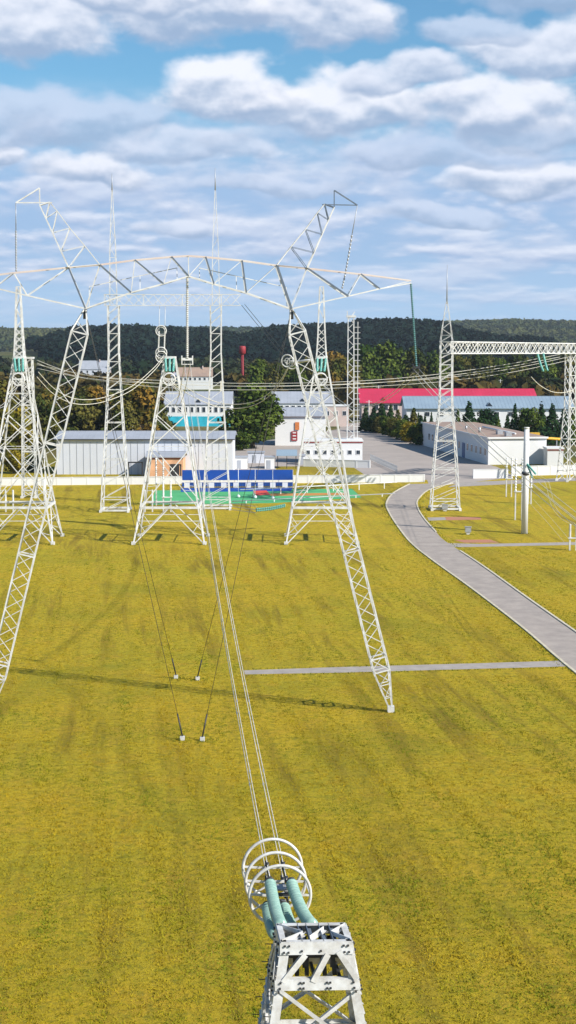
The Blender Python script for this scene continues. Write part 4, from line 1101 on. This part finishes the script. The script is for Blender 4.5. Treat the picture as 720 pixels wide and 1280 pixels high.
# near strain set
ax_l = LINE; XL = ax_l.cross(UPZ).normalized()
anchU = [P(351,1156,35.9), P(390,1156,35.9)]
endU = [P(337.5,1103,40.35), P(364,1103,40.35)]
anchL = [P(338,1170,35.9)+Vector((.12,.0,.05)), P(372,1165,36.1)]
endL = [P(334,1133,40.2), P(355,1133,40.2)]
r1 = P(350,1119,40.3); r2 = P(344.5,1102,41.2); r3 = P(340.5,1084.5,42.15)
t = strain('insulator_set', 'four teal glass insulators with three big white rings at the nearest tower', anchU+anchL, endU+endL, [], ax_l, .79, 21, .155, near=True, sag=.16)
for k,c in enumerate((r1,r2,r3)):
    mb = MB(); mb.ring(c, (ax_l.x, ax_l.y, .03), .80, .042, 48, 10); r = mb.build('grading_ring','steel_n',t)
    mb = MB()
    for sg in (-1,1):
        mb.bar(c+XL*sg*.80+UPZ*(.05 if sg<0 else -.02), c+XL*sg*.26+UPZ*.0, .045,.05)
        if k<2: mb.bar(c+XL*sg*.70-UPZ*.38, c+XL*sg*.24-UPZ*.12, .04)
        if k<2: mb.bar(c+XL*sg*.60-UPZ*.52, c+XL*sg*.78-UPZ*.12, .035)
    mb.bar(c-XL*.3, c+XL*.3, .05,.06)
    mb.build('ring_arm','steel_n',r)
for sg in (-1,1):
    MB().bar(r1+XL*sg*.78, r3+XL*sg*.78, .035).build('ring_spacer','steel_n',t)
mb = MB(); cY = (r1+r2)/2
mb.poly([(cY.x-.30,cY.y-.25),(cY.x+.30,cY.y-.25),(cY.x+.2,cY.y+.2),(cY.x-.2,cY.y+.2)], cY.z+.02, cY.z+.06)
mb.build('yoke_plate','galv',t); mb = MB()
mb.poly([(cY.x-.26,cY.y-.2),(cY.x+.26,cY.y-.2),(cY.x+.2,cY.y+.25),(cY.x-.2,cY.y+.25)], cY.z-.42, cY.z-.38)
mb.build('yoke_plate','galv',t)
for e_ in endU+endL:
    mb = MB(); mb.tube([e_, e_+ax_l*.25], [.07,.04], 8); mb.ring(e_+ax_l*.05, ax_l, .11, .022, 14, 6); mb.bar(e_+ax_l*.05-XL*.11, e_+ax_l*.05+XL*.11, .04); mb.build('end_fitting','dark',t)
for sg in (-1,1):
    for dz in (-.21,.21):
        q = r1+XL*sg*.215+UPZ*dz; mb = MB()
        mb.tube([q-ax_l*.1, q+ax_l*2.0], .03, 6); mb.box(q+ax_l*.6, (.1,.16,.14)); mb.tube([q+ax_l*.9, q+ax_l*1.5], .038, 8); mb.box(q+ax_l*1.5+Vector((0,0,.06)), (.09,.12,.2)); mb.box(q+ax_l*1.95, (.08,.1,.13)); mb.build('clamp_fitting','dark',t)
mb = MB()
mb.bar(r1+XL*-.3+UPZ*.02, r1+XL*.3+UPZ*.02, .07); mb.bar(r1+XL*-.28+UPZ*.05, r1+XL*.22-UPZ*.3, .05)
mb.build('yoke_arm','dark',t)
# centre bundle : four wires up to the middle yoke
yc = YC+Vector((0,0,-.4)); bs = (r1+ax_l*.1)
t = thing('conductor_bundle', bs, 'four cream wires rising from the nearest tower rings to the middle hanging insulator', 'power line', 'conductor bundles in front of the portal')
for dx in (-.215,.215):
    for dz in (-.215,.215):
        MB().tube(span(bs+XL*dx+UPZ*dz, yc+XL*dx+UPZ*dz, 1.45, 40), .0125, 6).build('wire','cream_wire',t)
for f_ in (.10,.18,.3,.43,.56,.7,.84):
    p = bs.lerp(yc,f_)-UPZ*(4*1.45*f_*(1-f_)); mb = MB()
    for dz in (-.215,.215): mb.bar(p+XL*-.215+UPZ*dz, p+XL*-.215+UPZ*(dz+.02), .03)
    for dx in (-.215,.215):
        mb.box(p+XL*dx+UPZ*.215,(.05,.14,.06)); mb.box(p+XL*dx-UPZ*.215,(.05,.14,.06))
    mb.build('damper','galv',t)

# ------------------------------------------------------------------ small equipment
def post_insulator(px, yb, yt, w, label, m='white', stand=True, group=None):
    g = G(px, yb); h = P(px, yt, g.y).z
    t = thing('post_insulator', g, label, 'insulator', group)
    hs = h*.45
    for dx in (-w/2, w/2): MB().bar((g.x+dx,g.y,0),(g.x+dx,g.y,hs), .22).build('leg','conc',t)
    MB().box((g.x,g.y,hs+.08),(w+.5,.5,.16)).build('crossbar','steel',t)
    for dx in (-w/2, w/2):
        mb = MB(); disc_string(mb, Vector((g.x+dx,g.y,hs+.16)), Vector((g.x+dx,g.y,h)), 12, .2, 8); mb.build('porcelain_column', m, t)
    return t
post_insulator(636,621,571,1.0,'pair of slim white posts left of the thick concrete pole','white')
post_insulator(648,650,572,1.1,'leaning white apparatus with dark clamps just behind the thick pole','white')
post_insulator(662,630,585,.5,'short white posts right of the thick concrete pole','white')
post_insulator(716,688,655,.9,'white apparatus stand cut by the right photo edge','steel')
g = G(655.5,667); t = thing('concrete_pole', g, 'thick pale concrete pole standing alone in the grass, right of the gantry mast', 'pole')
zt = P(657.5,536,g.y).z
MB().tube([g, g+Vector((.05,0,zt*.5)), g+Vector((.1,0,zt))], [.52,.46,.40], 14).build('shaft','whitewall',t)
MB().tube([g+Vector((0,0,zt*.56)), g+Vector((0,0,zt*.59))], .58, 14).build('clamp','dark',t)
MB().tube([g+Vector((.1,0,zt)), g+Vector((.1,0,zt+.25))], .43, 14).build('cap','conc',t)
for k in range(2):
    q = P(659,580+k*1.5,g.y-.6)
    t2 = strain('insulator_string', ['upper','lower'][k]+' short dark green insulator string on the thick concrete pole', [q], [P(670-k*4,593+k*5,g.y-3)], [], LINE, .5, 10, .17, sag=0)
cable('pale wires drooping right from the thick pole to the edge apparatus', [(671,595,240),(683,602,239),(688,620,238),(693,635,237),(704,648,236),(717,655,235)], .022, 'cream_wire', 2, .5)
cable('two thin straight wires slanting from the thick pole to the ground stand', [(663,625,243),(688,652,240),(716,685,236)], .018, 'cream_wire', 2, .9)
# equipment in and around the centre tower
for i,(px,yb,yt,lb) in enumerate([(186,640,612,'white porcelain breaker low between centre tower legs, left one'),(200,632,572,'tall white breaker column inside the centre tower'),(209,640,600,'white porcelain breaker low between centre tower legs, right one'),(60,628,600,'white switch stand behind the leftmost tower legs'),(12,640,612,'white switch stand under the leftmost tower')]):
    post_insulator(px,yb,yt,1.3,lb,'white',group='breakers among the middle towers')
def pipe_rail(label, a, b, z, r, m='steel', posts=3):
    t = thing('pipe_rail', a, label, 'pipe'); MB().tube([a+UPZ*z, b+UPZ*z], r, 8).build('pipe', m, t)
    for i in range(posts):
        p = a.lerp(b,(i+.5)/posts); MB().bar(p, p+UPZ*z, .18).build('post','white',t)
pipe_rail('upper white pipe on short posts left of the road bend', G(300,620), G(496,610), 1.2, .10, posts=6)
pipe_rail('lower grey pipe on short posts left of the road bend', G(290,630), G(494,620), .5, .09, 'galv', posts=6)
# low bus strings between mast base and right tower
t = strain('insulator_set','teal insulator strings lying low between the mast base and the right tower',[P(320,636,250),P(320,638.5,250)],[P(357,630.5,252),P(357,632.5,252)],[],LINE,.5,16,.2,sag=.15)
cable('low pale wires from the mast base to the teal insulators', [(288,633,262),(304,635,256),(320,637,250)], .05, 'cream_wire', 3, .5, sepv=(0,0,1))
# small signs/boxes by the road
for i,(px,yb,w) in enumerate([(556,639,1.0),(585,668,.9)]):
    g = G(px,yb); t = thing('cable_box', g, ['grey cabinet at the foot of the stout gantry mast','small grey cabinet by the red slab beside the road'][i], 'cabinet')
    MB().box(g+Vector((0,0,.75)),(w,.6,.8)).build('housing','galv',t); MB().box(g+Vector((0,0,.18)),(w*.6,.4,.36)).build('plinth','conc',t); MB().box(g+Vector((0,0,1.19)),(w+.15,.75,.07)).build('lid','galv',t)
for i,(px,yb,yt) in enumerate([(167,548,520),(183,478,466),(448,575,536)]):
    pass
for i,(px,yb,yt,lb) in enumerate([(166,560,521,'thin utility pole with stay beside the warehouse roof'),(473,520,482,'thin utility pole before the crimson roof'),(625,508,474,'utility pole behind the gantry beam'),(461,540,500,'short pale pole at the left end of the conifers')]):
    g = G(px,yb); h = P(px,yt,g.y).z; t = thing('utility_pole', g, lb, 'pole', 'small utility poles')
    MB().tube([g, g+UPZ*h], [.2,.13], 6).build('shaft','conc',t); MB().bar(g+Vector((-1,0,h-.6)), g+Vector((1,0,h-.6)), .12).build('crossarm','conc',t)

# ------------------------------------------------------------------ world : sky with clouds
w = bpy.data.worlds.new("World"); scene.world = w; w.use_nodes = True
nt = w.node_tree; N = nt.nodes; L = nt.links
bg = N['Background']; bg.inputs['Strength'].default_value = .065
SUN_EL = math.radians(35); SUN_AZ = math.radians(121.5)
sky = N.new('ShaderNodeTexSky'); sky.sky_type = 'NISHITA'; sky.sun_disc = False; sky.sun_elevation = SUN_EL; sky.sun_rotation = SUN_AZ
sky.air_density = 1.0; sky.dust_density = .6; sky.ozone_density = 2.0; sky.altitude = 100
def S(v, sock):
    if isinstance(v, (int,float)): sock.default_value = v
    else: L.new(v, sock)
def mth(op, a, b=None, c=None, clamp=False):
    x = N.new('ShaderNodeMath'); x.operation = op; x.use_clamp = clamp; S(a, x.inputs[0])
    if b is not None: S(b, x.inputs[1])
    if c is not None: S(c, x.inputs[2])
    return x.outputs[0]
def mixc(f, a, b):
    x = N.new('ShaderNodeMix'); x.data_type = 'RGBA'; S(f, x.inputs[0])
    for i, s in ((6,a),(7,b)):
        if isinstance(s, tuple): x.inputs[i].default_value = (*s,1)
        else: L.new(s, x.inputs[i])
    return x.outputs[2]
def sms(v, a, b):
    x = N.new('ShaderNodeMapRange'); x.interpolation_type = 'SMOOTHSTEP'; S(v, x.inputs[0]); x.inputs[1].default_value = a; x.inputs[2].default_value = b; return x.outputs[0]
tc = N.new('ShaderNodeTexCoord'); sp = N.new('ShaderNodeSeparateXYZ'); L.new(tc.outputs['Generated'], sp.inputs[0])
X, Y, Z = sp.outputs
hyp = mth('SQRT', mth('ADD', mth('MULTIPLY',X,X), mth('MULTIPLY',Y,Y)))
az = mth('ARCTAN2', X, Y)
U0 = mth('MULTIPLY_ADD', az, 2000, 360); V0 = mth('MULTIPLY_ADD', mth('DIVIDE',Z,hyp), -2000, 425)
def comb(a,b,c=0.0):
    x = N.new('ShaderNodeCombineXYZ'); S(a,x.inputs[0]); S(b,x.inputs[1]); S(c,x.inputs[2]); return x.outputs[0]
def noise(vec, sc, det=6, rough=.55, out='Fac'):
    x = N.new('ShaderNodeTexNoise'); x.inputs['Scale'].default_value = sc; x.inputs['Detail'].default_value = det; x.inputs['Roughness'].default_value = rough; L.new(vec, x.inputs['Vector']); return x.outputs[out]
# texture gets finer toward the horizon
EL = mth('MAXIMUM', mth('SUBTRACT', 425, V0), 0)
k = mth('DIVIDE', 3.0, mth('ADD', EL, 60))
uu = mth('MULTIPLY', mth('SUBTRACT', U0, 360), k); lg = mth('LOGARITHM', mth('ADD', EL, 60), 2.718)
def deck(xs, ys, seed, det=5, rough=.47, sc=1.0, dy=0.0):
    return noise(comb(mth('MULTIPLY', U0, xs), mth('MULTIPLY_ADD', lg, ys, dy), seed), sc, det, rough)
skyc = N.new('ShaderNodeMix'); skyc.data_type='RGBA'; skyc.blend_type='MULTIPLY'; skyc.inputs[0].default_value = 1
L.new(sky.outputs[0], skyc.inputs[6]); skyc.inputs[7].default_value = (.80,1.22,1.42,1)
cur = skyc.outputs[2]
# colours below are radiance before the background strength
DARK = (4.0,5.3,7.5); LITE = (10.6,10.8,11.7); BASE = (4.1,5.9,8.9); HORZ = (4.9,7.2,9.9)
cur = mixc(mth('MULTIPLY', sms(V0, 110, 250), .92), cur, BASE)
cur = mixc(mth('MULTIPLY', sms(V0, 290, 410), .8), cur, HORZ)
# broken grey and white deck between the cumulus and the horizon
for (xs, ys, sd_, lo, hi, amt) in ((.0075,5.0,3.1,.40,.64,.8),(.013,7.5,17.7,.45,.66,.8)):
    p0 = deck(xs, ys, sd_); p1 = deck(xs, ys, sd_, dy=.22)
    body = sms(p0, lo, hi); fade = mth('MULTIPLY', sms(V0, 100, 200), mth('SUBTRACT', 1.0, mth('MULTIPLY', sms(V0, 320, 420), .8)))
    shade = mth('MULTIPLY_ADD', mth('SUBTRACT', p0, p1), 3.4, .52, clamp=True)
    cur = mixc(mth('MULTIPLY', mth('MULTIPLY', body, fade), amt), cur, mixc(shade, (3.9,5.3,8.0), (8.9,9.5,10.9)))
nA = noise(comb(mth('MULTIPLY',U0,.0085), mth('MULTIPLY',V0,.013), 4.0), 1.0, 6, .47)
nB = noise(comb(mth('MULTIPLY',U0,.0085), mth('MULTIPLY',V0,.013), 9.0), 1.0, 6, .47)
nf = noise(comb(mth('MULTIPLY',U0,.016), mth('MULTIPLY',V0,.024), 1.0), 1.0, 5, .45)
nf_up = noise(comb(mth('MULTIPLY',U0,.016), mth('MULTIPLY_ADD',V0,.024,-.26), 1.0), 1.0, 5, .45)
Uw = mth('MULTIPLY_ADD', mth('SUBTRACT', nA, .5), 120, U0); Vw = mth('MULTIPLY_ADD', mth('SUBTRACT', nB, .5), 70, V0)
clouds = [ # cx, cy, rx, ry, brightness  (far to near)
 (250,288,80,15,.7),(650,232,110,24,.85),(118,222,70,20,.9),(0,214,36,14,.85),(350,240,120,18,.5),(540,275,90,14,.5),
 (560,200,150,20,.35),(60,170,170,46,.45),(240,190,100,22,.6),(660,170,110,30,.5),
 (610,148,120,40,.92),(420,142,150,46,.95),(290,124,100,42,1.0),(520,104,70,26,.75),
 (660,80,100,42,.8),(580,50,70,24,.5),(690,12,120,30,.25),
 (60,52,95,58,.9),(400,34,100,52,.95),(250,26,130,58,.95),(160,6,120,30,.9)]
for (cx,cy,rx,ry,br) in clouds:
    dx = mth('MULTIPLY', mth('SUBTRACT', Uw, cx), 1/rx); dy = mth('MULTIPLY', mth('SUBTRACT', Vw, cy), 1/ry)
    dyb = mth('MAXIMUM', mth('MULTIPLY', dy, 1.3), mth('MULTIPLY', dy, .9))
    d = mth('SUBTRACT', 1.12, mth('SQRT', mth('ADD', mth('MULTIPLY',dx,dx), mth('MULTIPLY',dyb,dyb))))
    m_ = sms(mth('MULTIPLY_ADD', mth('SUBTRACT', nf, .5), 1.15, d), .0, .42)
    sh = mth('MULTIPLY_ADD', mth('SUBTRACT', nf, nf_up), 1.9, mth('MULTIPLY_ADD', dy, -.68, .52))
    top = tuple(BASE[i]+(LITE[i]-BASE[i])*br for i in range(3))
    c = mixc(sms(sh, .0, 1.0), DARK, top)
    cur = mixc(mth('MULTIPLY', m_, .93 if br>.7 else .75), cur, c)
L.new(cur, bg.inputs['Color'])
w.cycles.sampling_method = 'MANUAL'; w.cycles.sample_map_resolution = 512

# sun
sd = bpy.data.lights.new('sun', 'SUN'); sd.energy = 5.0; sd.angle = math.radians(.5); sd.color = (1,.95,.86)
so = bpy.data.objects.new('sun', sd); col.objects.link(so)
to = Vector((math.sin(SUN_AZ)*math.cos(SUN_EL), math.cos(SUN_AZ)*math.cos(SUN_EL), math.sin(SUN_EL)))
so.rotation_euler = (-to).to_track_quat('-Z','Y').to_euler(); so.location = (60,-40,120)

# haze
HAZE = True
if HAZE:
    hm = bpy.data.materials.new('haze_air'); hm.use_nodes = True; n_ = hm.node_tree
    n_.nodes.remove(n_.nodes['Principled BSDF']); pv = n_.nodes.new('ShaderNodeVolumePrincipled')
    pv.inputs['Density Attribute'].default_value = ''; hm.cycles.homogeneous_volume = True; pv.inputs['Density'].default_value = .00005; pv.inputs['Color'].default_value = (.80,.90,1,1); pv.inputs['Anisotropy'].default_value = .2
    n_.links.new(pv.outputs[0], n_.nodes['Material Output'].inputs['Volume'])
    o = MB().box((0,5900,39),(15000,12800,84)).build('haze', hm); tag(o, kind='stuff')

# camera
cd = bpy.data.cameras.new('camera'); co = bpy.data.objects.new('camera', cd); col.objects.link(co)
co.location = (0,0,H); co.rotation_euler = (math.pi/2-TH, 0, 0)
cd.sensor_fit = 'VERTICAL'; cd.sensor_height = 36; cd.lens = F/1280*36; cd.clip_start = .5; cd.clip_end = 20000
scene.camera = co
scene.view_settings.view_transform = 'Standard'; scene.view_settings.look = 'None'; scene.view_settings.gamma = 1
scene.view_settings.exposure = .5
scene.cycles.volume_bounces = 0; scene.cycles.max_bounces = 5
scene.cycles.volume_max_steps = 64
